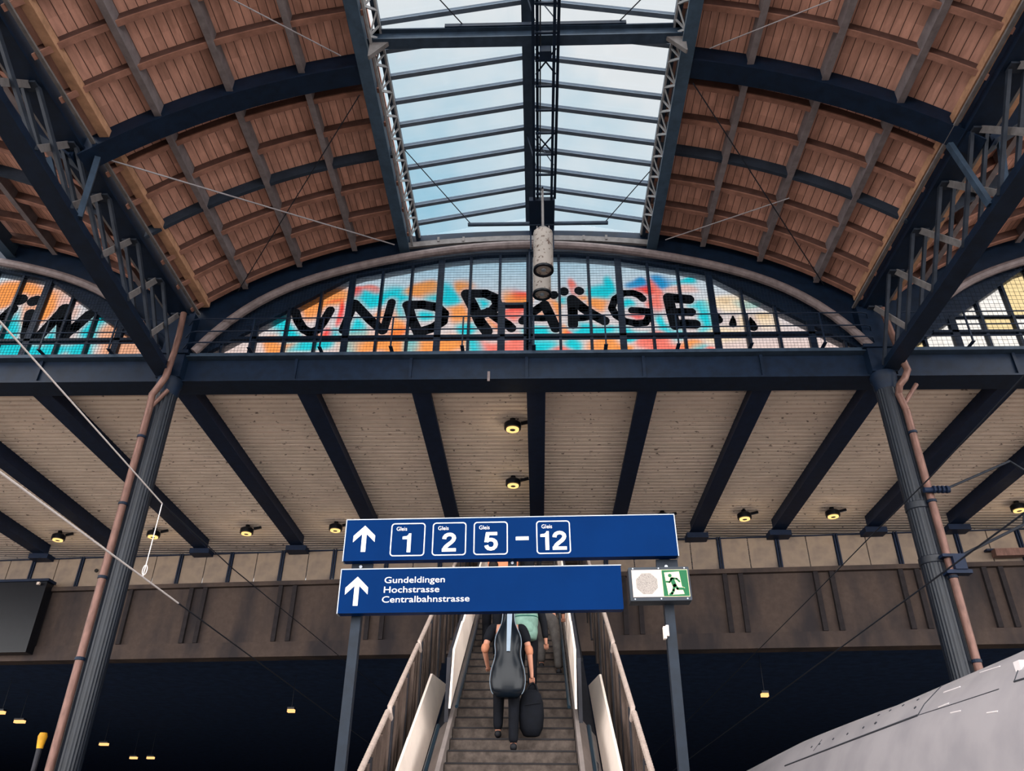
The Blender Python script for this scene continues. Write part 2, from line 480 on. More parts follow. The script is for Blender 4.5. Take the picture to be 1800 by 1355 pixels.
t = thing('equipment_cabinet', hloc(-12.3, wallY(-12.3, 17.7), 6.0), 'dark equipment cabinet on the footbridge edge at the left picture border', 'cabinet')
mb = MB(); skew_box(mb, -13.4, -11.75, 17.6, 17.9, 5.75, 7.4); hb(mb, 'body', M_dark, t)
mb = MB(); skew_box(mb, -13.4, -11.7, 17.55, 17.9, 7.4, 7.46); hb(mb, 'lid', M_beam, t)
mb = MB(); skew_box(mb, -11.95, -11.88, 17.5, 17.56, 7.3, 7.36); hb(mb, 'lamp', M_face, t)
t = thing('wall_lamp', hloc(10.1, wallY(10.1, 17.9), 7.5), 'small dark reddish fitting on the balustrade at the right picture border', 'lamp')
mb = MB(); skew_box(mb, 9.85, 10.5, 17.78, 17.95, 7.44, 7.6); hb(mb, 'case', M_pipe, t)
mb = MB(); skew_box(mb, 9.75, 10.5, 17.9, 18.03, 7.6, 7.64); hb(mb, 'bracket', M_beam, t)
# ------------------------------------------------------------------ canopy: corrugated soffit, beams, lamps
def zs(y): return 8.63 - 0.17 * (y - 11.3) / 7.0
mb = MB()
y = 11.2; per = 0.15; prof = []
while y < 21.5:
    prof += [(y, zs(y)), (y + 0.09, zs(y)), (y + 0.10, zs(y) + 0.1), (y + 0.14, zs(y) + 0.1)]
    y += per
rings = []
for x in (-22, 21):
    rings.append([(x, p[0], p[1]) for p in prof])
mb.loft(rings, cap=False, close=False)
tag(hb(mb, 'ceiling', M_soffit, loc=hloc(0, 14, 8.4)), kind='structure', label='beige corrugated canopy soffit behind the girder')
mb = MB(); mb.box(-22, 21, 11.2, 21.5, 8.75, 8.8)
tag(hb(mb, 'ceiling', M_concd, loc=hloc(0, 14, 8.6)), kind='structure', label='flat top of the canopy')

beams = [(-14.3, 'leftmost dark canopy beam, only its end in the left corner'), (-12.3, 'dark canopy beam second from the left edge of the picture'),
         (-10.3, 'dark canopy beam left of the left column, ending behind it'), (-8.15, 'dark canopy beam passing behind the left column'),
         (-5.75, 'dark canopy beam starting at the head of the left column'), (-3.75, 'dark canopy beam ending just left of the upper blue sign'),
         (-1.87, 'dark canopy beam left of the two middle ring lamps'), (0.0, 'dark canopy beam on the centre line, right of the two middle ring lamps'),
         (1.8, 'dark canopy beam ending above the right part of the upper blue sign'), (3.63, 'dark canopy beam ending right of the upper blue sign'),
         (5.45, 'dark canopy beam starting at the head of the right column'), (7.5, 'dark canopy beam passing behind the right column'),
         (9.25, 'dark canopy beam right of the right column'), (11.1, 'rightmost dark canopy beam at the right edge of the picture')]
for (bx, lab) in beams:
    ye = wallY(bx, 17.95)
    t = thing('canopy_beam', hloc(bx, 11.3, 8.46), lab, 'beam', 'steel beams under the canopy')
    bf = bx * 1.02; zf0 = zs(11.3) - 0.27; zf1 = zs(ye) - 0.27
    mb = MB(); mb.bar((bf, 11.3, zf0), (bx, ye, zf1), 0.31, 0.03)
    hb(mb, 'bottom_flange', M_beam, t)
    mb = MB(); mb.bar((bf, 11.3, zf0 + 0.14), (bx, ye, zf1 + 0.14), 0.2, 0.27); hb(mb, 'web', M_beam, t)
    mb = MB(); mb.box(bx - 0.24, bx + 0.24, ye - 0.22, ye + 0.12, 8.04, 8.16); hb(mb, 'bearing_block', M_beam, t)

lamps = [(-0.42, 12.56, 'lit ring lamp under the canopy, upper one of the middle pair'), (-0.48, 15.0, 'lit ring lamp under the canopy, lower one of the middle pair'),
         (-11.5, 18.1, 'lit ring lamp left of the left column'), (-9.1, 17.9, 'lit ring lamp just right of the left column, behind the hanging dropper wire'),
         (-6.8, 17.7, 'lit ring lamp midway between left column and signs'), (-4.66, 17.5, 'lit ring lamp beside the left end of the upper blue sign'),
         (4.58, 16.85, 'lit ring lamp first to the right of the upper blue sign'), (6.47, 16.72, 'lit ring lamp left of the right column'),
         (10.3, 16.4, 'lit ring lamp at the right picture edge'), (2.79, 16.9, 'dark unlit ring lamp peeking over the upper blue sign')]
for (lx, ly, lab) in lamps:
    kz = 1.0 + (zs(ly) - 8.46) / 6.7; lx *= kz; ly *= kz; dz = zs(ly) - 8.46
    t = thing('ring_lamp', hloc(lx, ly, 8.46 + dz), lab, 'lamp', 'ring lamps under the canopy')
    mb = MB(); mb.lathe((lx, ly, 8.26 + dz), [(0.0, 0.0), (0.15, 0.0), (0.155, 0.03), (0.155, 0.10), (0.12, 0.13), (0.05, 0.13), (0.05, 0.22), (0, 0.22)], 24)
    hs = hb(mb, 'housing', M_dark, t, smooth=True)
    mb = MB()
    n = 24
    for kk in range(n):
        a0 = 2 * PI * kk / n; a1 = 2 * PI * (kk + 1) / n
        for (ra, rb, za, zb) in ((0.055, 0.115, 8.235 + dz, 8.235 + dz), (0.115, 0.115, 8.235 + dz, 8.262 + dz), (0.055, 0.055, 8.235 + dz, 8.262 + dz)):
            mb.quad((lx + ra * math.cos(a0), ly + ra * math.sin(a0), za), (lx + ra * math.cos(a1), ly + ra * math.sin(a1), za),
                    (lx + rb * math.cos(a1), ly + rb * math.sin(a1), zb), (lx + rb * math.cos(a0), ly + rb * math.sin(a0), zb))
    hb(mb, 'light_ring', M_dark if 'unlit' in lab else M_ring, t).parent = hs
    mb = MB(); mb.lathe((lx, ly, 8.238 + dz), [(0, 0), (0.05, 0), (0.05, 0.02), (0, 0.02)], 16); hb(mb, 'hub', M_dark, t)
    mb = MB(); mb.bar((lx + 0.15, ly + 0.02, 8.38 + dz), (lx + 0.32, ly + 0.02, 8.42 + dz), 0.05, 0.05); hb(mb, 'arm', M_dark, t)
    if 'unlit' not in lab:
        ld = bpy.data.lights.new('ring lamp light', 'POINT'); ld.energy = 6; ld.color = (1.0, 0.78, 0.5); ld.shadow_soft_size = 0.12
        lo = bpy.data.objects.new('ring_light', ld); C.objects.link(lo); lo.parent = t
        lo.location = Vector(hloc(lx, ly, 8.1)) - Vector(hloc(lx, ly, 8.46))

# ------------------------------------------------------------------ vault profile
PD = np.array([2.1, 3.08, 4.02, 4.9, 5.3, 5.75]); PZ = np.array([11.36, 11.12, 10.77, 10.3, 10.02, 9.68])
_pc = np.polyfit(PD, PZ, 3)
def zp(d):
    return float(np.polyval(_pc, d))
LUN = [(0, 10.95), (0.8, 10.93), (1.55, 10.84), (3.1, 10.5), (5.42, 8.87)]
def zl(d):
    return float(np.interp(abs(d), [p[0] for p in LUN], [p[1] for p in LUN]))
Y0R, Y1R = -3.5, 11.1
RIBS = (7.3, 3.6, -0.1)
JOISTS = [10.85 - 0.62 * i for i in range(24)]

def curve_bar(m, cx, sgn, y0, y1, dz0, dz1, d0=2.1, d1=5.7, n=14):
    rings = []
    for i in range(n + 1):
        d = d0 + (d1 - d0) * i / n
        z = zp(d); x = cx + sgn * d
        rings.append([(x, y0, z + dz0), (x, y1, z + dz0), (x, y1, z + dz1), (x, y0, z + dz1)])
    m.loft(rings)
for bi, kb in enumerate((-1, 0, 1)):
    cx = CXR + kb * BAY
    lab = ('boarded brown vault of the bay left of the left truss', 'boarded brown vault on both sides of the skylight', 'boarded brown vault of the bay right of the right truss')[bi]
    root = tag(empty('ceiling', hloc(cx, 5, 10.5)), label=lab, kind='structure')
    for sgn in (-1, 1):
        m = MB(); curve_bar(m, cx, sgn, Y0R, Y1R, 0.10, 0.14)
        hb(m, 'board_soffit', M_board, root, smooth=True)
        for yj in JOISTS:
            if kb != 0 and yj < 2.5: continue
            if any(abs(yj - r) < 0.25 for r in RIBS): continue
            dark = abs(yj - (10.85 - 0.62 * 3)) < 0.1
            m = MB(); curve_bar(m, cx, sgn, yj - 0.03, yj + 0.03, -0.05 if not dark else -0.1, 0.1)
            if not dark:
                f0 = len(m.f); curve_bar(m, cx, sgn, yj - 0.045, yj + 0.035, -0.075, -0.05); m.slots.append((M_joist_lit, f0, len(m.f)))
            hb(m, 'joist', M_joistd if dark else M_joist, root, smooth=True)
        for d in (3.08, 4.02, 4.9):
            m = MB(); z = zp(d); x = cx + sgn * d
            m.box(x - 0.03, x + 0.03, Y0R, 10.95, z - 0.1, z + 0.1)
            m.box(x - 0.045, x + 0.045, Y0R, 10.95, z - 0.12, z - 0.1)
            hb(m, 'purlin', M_purlin, root)
        m = MB(); x = cx + sgn * 5.52; z = zp(5.6)
        m.bar((x, Y0R, z + 0.05), (x, 10.95, z + 0.05), 0.13, 0.12)
        hb(m, 'wall_plate', M_plate, root)
        for r in RIBS:
            if kb != 0 and r < 3: continue
            m = MB(); curve_bar(m, cx, sgn, r - 0.09, r + 0.09, -0.24, 0.1, 2.2, 5.75)
            curve_bar(m, cx, sgn, r - 0.15, r + 0.15, -0.27, -0.24, 2.2, 5.75)
            hb(m, 'arch_rib', M_steel, root, smooth=True)
        # skylight edge beam
        m = MB(); x = cx + sgn * 2.2
        m.box(x - 0.05, x + 0.05, Y0R, 11.05, 11.06, 11.36); m.box(x - 0.09, x + 0.09, Y0R, 11.05, 11.03, 11.06)
        hb(m, 'edge_beam', M_edgeb, root)

# ------------------------------------------------------------------ skylight of the middle bay
SX = -0.09
EAVE = 2.02; ZE, ZR = 11.42, 11.84
def zroof(dx):
    return ZR - (ZR - ZE) * abs(dx) / EAVE
sk = tag(empty('window_1', hloc(SX, 5, 11.4)), label='pitched glass skylight along the crown of the middle vault', kind='structure')
raft = [10.7 - 0.44 * i for i in range(32)]
for yr in raft:
    for s in (-1, 1):
        m = MB()
        m.bar((SX + s * EAVE, yr, ZE), (SX + s * 0.02, yr, ZR), 0.04, 0.07)
        m.bar((SX + s * EAVE, yr, ZE - 0.04), (SX + s * 0.02, yr, ZR - 0.04), 0.07, 0.012)
        m.slots.append((M_steel3, 6, 12))
        hb(m, 'rafter', M_steel2, sk)
for i in range(len(raft)):
    y1 = raft[i - 1] if i else 11.12
    y0 = raft[i]
    for s in (-1, 1):
        m = MB()
        m.hexa([(SX + s * EAVE, y0, ZE + 0.052), (SX, y0, ZR + 0.052), (SX, y1, ZR + 0.052), (SX + s * EAVE, y1, ZE + 0.052),
                (SX + s * EAVE, y0, ZE + 0.06), (SX, y0, ZR + 0.06), (SX, y1, ZR + 0.06), (SX + s * EAVE, y1, ZE + 0.06)])
        hb(m, 'pane', M_glass, sk)
m = MB(); m.box(SX - 0.05, SX + 0.05, Y0R, 11.1, ZR - 0.12, ZR - 0.02); m.box(SX - 0.075, SX + 0.075, Y0R, 11.1, ZR - 0.135, ZR - 0.12)
hb(m, 'ridge_beam', M_steel2, sk)
for s in (-1, 1):
    m = MB(); m.bar((SX + s * (EAVE + 0.0), Y0R, ZE - 0.03), (SX + s * (EAVE + 0.0), 11.1, ZE - 0.03), 0.08, 0.1)
    hb(m, 'eave_rail', M_steel2, sk)
for s, side in ((-1, 'left'), (1, 'right')):
    t = thing('lattice_girder', hloc(SX + s * 2.12, 5, 11.1), 'narrow pale lattice strip along the %s edge of the skylight' % side, 'girder')
    x0, x1 = SX + s * 2.10, SX + s * 1.99
    m = MB(); m.bar((x0, Y0R, 11.12), (x0, 11.0, 11.12), 0.035, 0.03); hb(m, 'lower_chord', M_lace, t)
    m = MB(); m.bar((x1, Y0R, 11.35), (x1, 11.0, 11.35), 0.03, 0.03); hb(m, 'upper_chord', M_lace, t)
    yy = 10.7
    while yy > -2.9:
        m = MB()
        m.bar((x0, yy, 11.12), (x1, yy - 0.22, 11.35), 0.022, 0.035); m.bar((x1, yy - 0.22, 11.35), (x0, yy - 0.44, 11.12), 0.022, 0.035)
        m.bar((x0, yy, 11.12), (x1, yy, 11.35), 0.022, 0.022)
        hb(m, 'lacing', M_lace, t)
        yy -= 0.44
for (yc, lab) in ((6.88, 'blue grey riveted beam crossing the skylight near the top of the picture'),):
    t = thing('cross_beam', hloc(0, yc, 11.2), lab, 'beam')
    m = MB(); m.box(SX - 2.15, SX + 2.15, yc - 0.02, yc + 0.02, 11.16, 11.34); m.box(SX - 2.15, SX + 2.15, yc - 0.08, yc + 0.08, 11.14, 11.16); m.box(SX - 2.15, SX + 2.15, yc - 0.08, yc + 0.08, 11.34, 11.36)
    hb(m, 'beam_web', M_steel2, t)
    for s in (-1, 1):
        m = MB()
        m.hexa([(SX + s * 2.12, yc - 0.03, 11.15), (SX + s * 1.86, yc - 0.03, 11.15), (SX + s * 1.86, yc + 0.03, 11.15), (SX + s * 2.12, yc + 0.03, 11.15),
                (SX + s * 2.12, yc - 0.03, 10.86), (SX + s * 2.1, yc - 0.03, 10.86), (SX + s * 2.1, yc + 0.03, 10.86), (SX + s * 2.12, yc + 0.03, 10.86)])
        hb(m, 'gusset', M_pale, t)
    m = MB(); m.box(-1.2, 1.25, yc - 0.1, yc - 0.06, 11.35, 11.41); hb(m, 'cable_duct', M_steel, t)

# ------------------------------------------------------------------ girder, arches and lunettes
for kb, lab in ((-1, 'dark girder left of the left column'), (0, 'dark plate girder across the middle bay under the graffiti window'), (1, 'dark girder right of the right column')):
    x0 = COLX[0] + kb * BAY + 0.02 if kb > -1 else -19; x1 = COLX[0] + (kb + 1) * BAY - 0.02 if kb < 1 else 19
    t = thing('plate_girder', hloc((x0 + x1) / 2, 11.0, 8.33), lab, 'girder', 'plate girders between the columns')
    m = MB(); m.box(x0, x1, 11.04, 11.3, 8.36, 8.76); hb(m, 'web_plate', M_steel, t)
    m = MB(); m.box(x0, x1, 10.98, 11.42, 8.33, 8.36); hb(m, 'bottom_flange', M_steel, t)
    m = MB(); m.box(x0, x1, 10.9, 11.3, 8.76, 8.82); hb(m, 'top_flange', M_steel2, t)
    nst = int((x1 - x0) / 1.9)
    for i in range(nst + 1):
        xs = x0 + 0.1 + i * (x1 - x0 - 0.2) / max(1, nst)
        m = MB(); m.box(xs - 0.025, xs + 0.025, 11.0, 11.05, 8.36, 8.76); hb(m, 'stiffener', M_steel, t)
m = MB(); m.box(-0.78, -0.74, 10.96, 10.98, 8.28, 8.46)
tag(hb(m, 'marker_strip', M_mould, loc=hloc(-0.76, 10.97, 8.33)), 'small pale strip hanging from the middle of the girder edge', 'strip')

# graffiti: stroke lists in photo crops, turned into points of the window plane
GY = 11.1
def ga(p): return onY(480 + p[0] / 3.75, 460 + p[1] / 3.75, GY)
def gb(p): return onY(900 + p[0] / 3.75, 460 + p[1] / 3.75, GY)
def gl(p): return onY(p[0] / 6.157, 440 + p[1] / 6.157, GY)
ka = 0.00847 / 3.75; kl = 0.0095 / 6.157
LET = [
 ('U', ga, ka, [([(150, 338), (165, 390), (200, 445), (245, 470), (295, 450), (335, 395), (378, 322)], 27)]),
 ('N', ga, ka, [([(535, 275), (500, 360), (462, 452)], 26), ([(540, 278), (640, 385), (722, 455)], 28), ([(782, 270), (755, 370), (728, 455)], 25)]),
 ('D', ga, ka, [([(890, 290), (915, 380), (955, 465)], 30), ([(885, 288), (980, 285), (1080, 300), (1128, 345), (1118, 395), (1050, 440), (955, 468)], 30)]),
 ('R', ga, ka, [([(1275, 215), (1320, 300), (1365, 400), (1410, 460)], 34), ([(1275, 212), (1400, 212), (1465, 240), (1480, 285), (1440, 330), (1385, 345)], 30), ([(1420, 330), (1480, 375), (1545, 415), (1572, 440)], 28)]),
 ('A', gb, ka, [([(70, 392), (120, 350), (180, 305), (215, 285)], 26), ([(215, 285), (250, 355), (288, 440)], 30), ([(110, 375), (200, 378), (260, 375)], 18), ([(275, 220), (275, 222)], 27), ([(342, 196), (343, 200)], 28)]),
 ('A', gb, ka, [([(395, 250), (400, 330), (402, 415)], 30), ([(395, 248), (470, 310), (550, 360), (610, 392)], 30), ([(400, 375), (470, 372), (530, 360)], 22), ([(440, 192), (446, 196)], 27)]),
 ('G', gb, ka, [([(862, 246), (836, 222), (795, 208), (735, 209), (678, 248), (657, 308), (686, 356), (745, 394), (815, 408), (880, 404), (900, 370), (902, 330), (850, 324), (790, 322)], 22)]),
 ('E', gb, ka, [([(1030, 238), (1050, 330), (1075, 420)], 32), ([(1030, 238), (1100, 245), (1165, 250)], 32), ([(1060, 335), (1120, 332), (1182, 334)], 27), ([(1080, 415), (1140, 412), (1208, 414)], 31)]),
 ('drop', gb, ka, [([(1348, 338), (1355, 365), (1362, 385)], (6, 22, 30))]),
 ('drop', gb, ka, [([(1455, 362), (1456, 390), (1455, 412)], (6, 20, 27))]),
 ('drop', gb, ka, [([(1570, 372), (1580, 405), (1590, 432)], (6, 24, 32))]),
 ('I', gl, kl, [([(-60, 800), (40, 730), (140, 640)], 48), ([(215, 540), (235, 535)], 55)]),
 ('I', gl, kl, [([(330, 690), (310, 800), (285, 925)], 50), ([(360, 555), (392, 545)], 52)]),
 ('N', gl, kl, [([(430, 930), (560, 790), (690, 645)], 48), ([(700, 645), (695, 780), (685, 930)], 62), ([(685, 930), (820, 830), (965, 700)], 48)]),
]
SEGS = []
def capsules(m, pts, rad, y0, y1):
    n = 10
    rr = rad if hasattr(rad, '__len__') else [rad] * len(pts)
    for i in range(len(pts) - 1):
        p = np.array((pts[i][0], pts[i][2])); q = np.array((pts[i + 1][0], pts[i + 1][2]))
        a = math.atan2(q[1] - p[1], q[0] - p[0])
        poly = []
        for k in range(n + 1):
            t = a - PI / 2 + PI * k / n
            poly.append((q[0] + rr[i + 1] * math.cos(t), q[1] + rr[i + 1] * math.sin(t)))
        for k in range(n + 1):
            t = a + PI / 2 + PI * k / n
            poly.append((p[0] + rr[i] * math.cos(t), p[1] + rr[i] * math.sin(t)))
        m.prism(poly, y0, y1)
# paint blobs (photo crop position, half size, colour)
OR, CY, RE, CO, PK, BL, CR, TN = (255, 160, 84), (24, 206, 216), (250, 70, 62), (252, 128, 112), (240, 196, 184), (30, 150, 206), (250, 226, 190), (214, 178, 130)
BLA = [(50, 400, 60, 80, CY), (110, 470, 60, 50, CY), (230, 300, 110, 90, OR), (390, 230, 110, 80, OR), (400, 262, 50, 16, RE), (440, 330, 16, 80, RE), (40, 560, 80, 50, OR), (190, 560, 80, 40, CY), (330, 550, 70, 40, CY), (290, 500, 60, 30, OR),
 (420, 470, 40, 50, CY), (370, 470, 40, 40, RE), (540, 440, 60, 90, CY), (550, 212, 34, 44, RE), (640, 185, 60, 22, CO), (650, 240, 110, 60, CY), (800, 220, 90, 70, CY), (850, 300, 60, 60, CY), (770, 400, 90, 70, OR), (620, 540, 130, 70, OR), (520, 570, 50, 60, CY), (830, 460, 40, 60, (255, 130, 60)),
 (940, 205, 80, 40, OR), (1000, 180, 70, 60, OR), (1130, 225, 90, 80, CY), (790, 570, 90, 50, OR), (915, 560, 40, 60, CY), (1050, 560, 130, 60, OR), (1230, 340, 90, 60, OR), (1290, 440, 60, 60, CY), (1330, 560, 70, 40, CY), (1270, 180, 50, 60, OR), (1180, 540, 70, 70, OR),
 (1430, 570, 80, 50, CO), (1440, 400, 60, 50, OR), (1460, 400, 20, 40, RE), (1600, 240, 90, 50, OR), (1630, 215, 60, 40, RE), (1600, 350, 70, 50, CO), (1600, 570, 70, 80, CO), (1600, 320, 50, 20, RE), (1000, 350, 70, 50, CY), (1400, 280, 40, 40, CY), (1290, 260, 40, 60, OR)]
BLB = [(60, 270, 50, 40, OR), (190, 345, 40, 26, OR), (190, 460, 90, 40, CY), (180, 560, 90, 60, CY), (280, 280, 50, 40, OR), (350, 245, 40, 24, CY), (400, 170, 34, 50, CO), (455, 235, 50, 24, OR), (590, 200, 80, 50, CY), (640, 150, 40, 50, CY), (570, 285, 70, 44, OR), (460, 440, 70, 50, CY), (600, 460, 80, 40, CY),
 (620, 560, 80, 60, OR), (340, 590, 70, 26, CO), (410, 550, 60, 50, CY), (820, 140, 44, 40, BL), (860, 190, 40, 30, RE), (920, 180, 50, 60, CO), (1000, 140, 60, 44, BL), (1090, 185, 90, 26, PK), (1150, 130, 60, 24, CY), (960, 270, 40, 80, CO), (750, 275, 60, 40, CY), (800, 470, 70, 40, CY), (730, 570, 60, 40, OR), (930, 540, 80, 70, CO),
 (980, 380, 34, 80, CY), (1040, 460, 80, 40, CY), (1040, 570, 90, 40, CO), (1180, 540, 70, 40, OR), (1220, 570, 60, 40, CY), (1230, 290, 60, 40, CY), (1270, 390, 40, 80, CY), (1290, 585, 50, 20, CO), (1400, 280, 120, 50, CR), (1420, 270, 50, 24, TN), (1560, 400, 120, 60, CR), (1600, 380, 60, 24, TN), (1380, 480, 90, 60, CR), (350, 470, 30, 50, OR), (310, 345, 20, 60, OR), (380, 480, 30, 20, RE), (1540, 270, 50, 24, (150, 196, 190))]
BLB += [(815, 364, 50, 22, RE), (815, 364, 50, 22, RE)]
BLL = [(220, 430, 200, 100, OR), (480, 560, 160, 140, OR), (60, 500, 140, 120, OR), (760, 560, 80, 60, PK), (100, 850, 120, 160, CY), (60, 1080, 160, 80, CY), (330, 1090, 160, 70, CY), (580, 920, 70, 120, CY), (600, 1090, 140, 70, CY), (1080, 700, 90, 90, CY), (980, 880, 110, 130, CY), (850, 1090, 70, 70, CY), (1300, 900, 160, 120, (236, 172, 136)), (1280, 1090, 170, 90, (236, 172, 136)), (400, 700, 90, 120, OR), (750, 700, 80, 80, (236, 190, 170))]
BL_ALL = []
for lst, fn, kk in ((BLA, ga, ka), (BLB, gb, ka), (BLL, gl, kl)):
    for (bx, by, rx, ry, c) in lst:
        p = fn((bx, by)); BL_ALL.append((p[0], p[2], rx * kk * 1.18, ry * kk * 1.18, np.array(col(c)[:3])))
for (nm, fn, kk, strokes) in LET:
    for (pts, rad) in strokes:
        w = [fn(p) for p in pts]
        rr = rad if hasattr(rad, '__len__') else [rad] * len(pts)
        for i in range(len(w) - 1):
            SEGS.append((w[i][0], w[i][2], w[i + 1][0], w[i + 1][2], max(rr[i], rr[i + 1]) * kk))
PA = np.array([(s[0], s[1]) for s in SEGS]); PB = np.array([(s[2], s[3]) for s in SEGS]); PR = np.array([s[4] for s in SEGS])
rng = np.random.default_rng(4)
WAVE = [(rng.uniform(2, 9), rng.uniform(2, 9), rng.uniform(0, 6), rng.uniform(0, 6)) for _ in range(6)]
def paint(x, z, kb):
    zb = (z - 8.87) / 2.1
    if kb > 0:
        i = int(math.floor((x - (CXR + BAY + 0.03)) / 0.515)) + 20; j = 0 if z < 9.19 else (1 if z < 9.515 else 2)
        h = (i * 7919 + j * 104729) % 11
        c = np.array(col((255, 250, 240))[:3]) if h not in (2, 5, 8) else np.array(col((250, 224, 166))[:3])
        return c
    base = np.array(col((196, 226, 238))[:3]) * zb + np.array(col((232, 206, 196))[:3]) * (1 - zb)
    dx = sum(0.05 * math.sin(a * x + b * z + p) for a, b, p, q in WAVE); dz = sum(0.04 * math.cos(b * x - a * z + q) for a, b, p, q in WAVE)
    w = 0.0; acc = np.zeros(3)
    for (bx, bz, rx, rz, c) in BL_ALL:
        e = ((x + dx * 0.5 - bx) / rx) ** 2 + ((z + dz * 0.5 - bz) / rz) ** 2
        if e < 6:
            k2 = math.exp(-e ** 1.5 * 1.1) * 1.6
            w += k2; acc += c * k2
    cov = 1 - math.exp(-3.0 * w)
    c = base if w < 1e-4 else base * (1 - cov) + acc / w * cov
    d = PB - PA; pp = np.array((x, z)) - PA
    tt = np.clip((pp * d).sum(1) / np.maximum(1e-9, (d * d).sum(1)), 0, 1)
    dist = np.min(np.hypot(*(pp - d * tt[:, None]).T) - PR)
    if dist < 0.10:
        f = 1 - max(0.0, dist) / 0.10
        c = c * (1 - 0.75 * f) + np.array(col((206, 190, 190))[:3]) * 0.75 * f
    return c

win_labels = ('painted glass lunette window at the left picture edge', 'wide painted glass lunette window above the girder', 'pale lunette window with white and yellow panes at the right picture edge')
for bi, kb in enumerate((-1, 0, 1)):
    cx = CXR + kb * BAY
    root = tag(empty('window_%d' % (bi + 2), hloc(cx, 11.1, 8.87)), label=win_labels[bi], kind='structure')
    mx = [cx + 0.03 + 0.515 * k for k in range(-10, 11)]
    # outer frame and sill
    m = MB()
    pts = [(-LUN[i][0], LUN[i][1]) for i in range(len(LUN) - 1, 0, -1)] + [(p[0], p[1]) for p in LUN]
    for i in range(len(pts) - 1):
        m.bar((cx + pts[i][0], 11.08, pts[i][1] + 0.02), (cx + pts[i + 1][0], 11.08, pts[i + 1][1] + 0.02), 0.12, 0.06)
    m.box(cx - 5.45, cx + 5.45, 11.0, 11.16, 8.82, 8.88)
    hb(m, 'frame', M_steel, root)
    for k, xm in enumerate(mx):
        zt = zl(xm - cx)
        if zt < 8.95: continue
        thick = (k - 10) % 3 == 0
        w = 0.036 if thick else 0.022
        m = MB(); m.box(xm - w, xm + w, 11.02, 11.12, 8.88, zt)
        if thick: m.box(xm - w - 0.02, xm + w + 0.02, 11.0, 11.02, 8.88, zt)
        hb(m, 'mullion', M_steel, root)
    ext = np.interp(9.19, [8.87, 10.5], [5.42, 3.1])
    m = MB(); m.box(cx - ext, cx + ext, 11.0, 11.12, 9.165, 9.215)
    if kb == 0:
        m.box(mx[9] + 0.03, mx[10] - 0.03, 11.01, 11.12, 9.82, 9.87); m.box(mx[9] + 0.02, mx[9] + 0.1, 11.0, 11.12, 8.88, 9.87); m.box(mx[10] - 0.1, mx[10] - 0.02, 11.0, 11.12, 8.88, 9.87)
    if kb == 1:
        m.box(cx - 4.6, cx + 4.6, 11.04, 11.12, 9.5, 9.53)
    hb(m, 'transom', M_steel, root)
    xs = [cx - 5.42] + mx + [cx + 5.42]
    for i in range(len(xs) - 1):
        a, b = xs[i], xs[i + 1]
        if kb == -1 and b < -9.8: nx, nz = 2, 3
        else: nx, nz = 22, 80
        if zl((a + b) / 2 - cx) < 8.93: continue
        m = MB(); m.c = []
        for jx in range(nx + 1):
            x = a + (b - a) * jx / nx
            zt = max(8.875, zl(x - cx))
            for jz in range(nz + 1):
                z = 8.87 + (zt - 8.87) * jz / nz
                m.v.append((x, 11.1, z))
                m.c.append(tuple(paint(x, z, kb)) + (1.0,))
        for jx in range(nx):
            for jz in range(nz):
                q = jx * (nz + 1) + jz
                m.f.append((q, q + nz + 1, q + nz + 2, q + 1))
        m.build('pane', M_paint, root, scale=HALL, recalc=False)
    for (nm, fn, kk, strokes) in LET:
        inl = fn is gl
        if (kb == -1) != inl or kb == 1: continue
        m = MB()
        for si, (pts, rad) in enumerate(strokes):
            rr = [r * kk * 1.06 for r in rad] if hasattr(rad, '__len__') else rad * kk * 1.28
            capsules(m, [fn(p) for p in pts], rr, 11.085 - 0.0004 * si, 11.098)
        o = hb(m, 'painted_drop' if nm == 'drop' else 'painted_letter', M_black, root)
    # tympanum wall between lunette and vault
    m = MB(); poly = []
    n = 40
    top = []; bot = []
    for i in range(n + 1):
        d = -5.8 + 11.6 * i / n
        ad = abs(d)
        top.append((cx + d, zp(ad) + 0.12 if ad > 2.1 else 11.42 + 0.1 * (1 - (ad / 2.1) ** 2)))
        bot.append((cx + d, max(8.8, zl(d)) if ad < 5.42 else 8.8))
    for i in range(n):
        m.hexa([(bot[i][0], 11.05, bot[i][1]), (bot[i + 1][0], 11.05, bot[i + 1][1]), (bot[i + 1][0], 11.25, bot[i + 1][1]), (bot[i][0], 11.25, bot[i][1]),
                (top[i][0], 11.05, top[i][1]), (top[i + 1][0], 11.05, top[i + 1][1]), (top[i + 1][0], 11.25, top[i + 1][1]), (top[i][0], 11.25, top[i][1])])
    tag(hb(m, 'wall_front', M_steel, loc=hloc(cx, 11.1, 10.9)), kind='structure', label='dark arched wall between %s and the vault' % ('left lunette', 'middle lunette', 'right lunette')[bi])
    # arch moulding
    AX = [0, 1.0, 1.8, 3.05, 3.8, 4.5, 5.0, 5.5]; AZ = [11.04, 11.0, 10.9, 10.58, 10.3, 9.93, 9.5, 8.84]
    co = np.polyfit(np.array(AX) ** 2, AZ, 3)
    pts = []
    for i in range(49):
        d = -5.5 + 11 * i / 48
        pts.append((cx + d, 10.9, float(np.polyval(co, d * d))))
    m = MB(); m.path(pts, 0.075, 10)
    tag(hb(m, 'trim_%d' % (bi + 1), M_mould, smooth=True, loc=hloc(cx, 10.9, 10)), kind='structure', label='rounded arch moulding around the %s lunette' % ('left', 'middle', 'right')[bi])
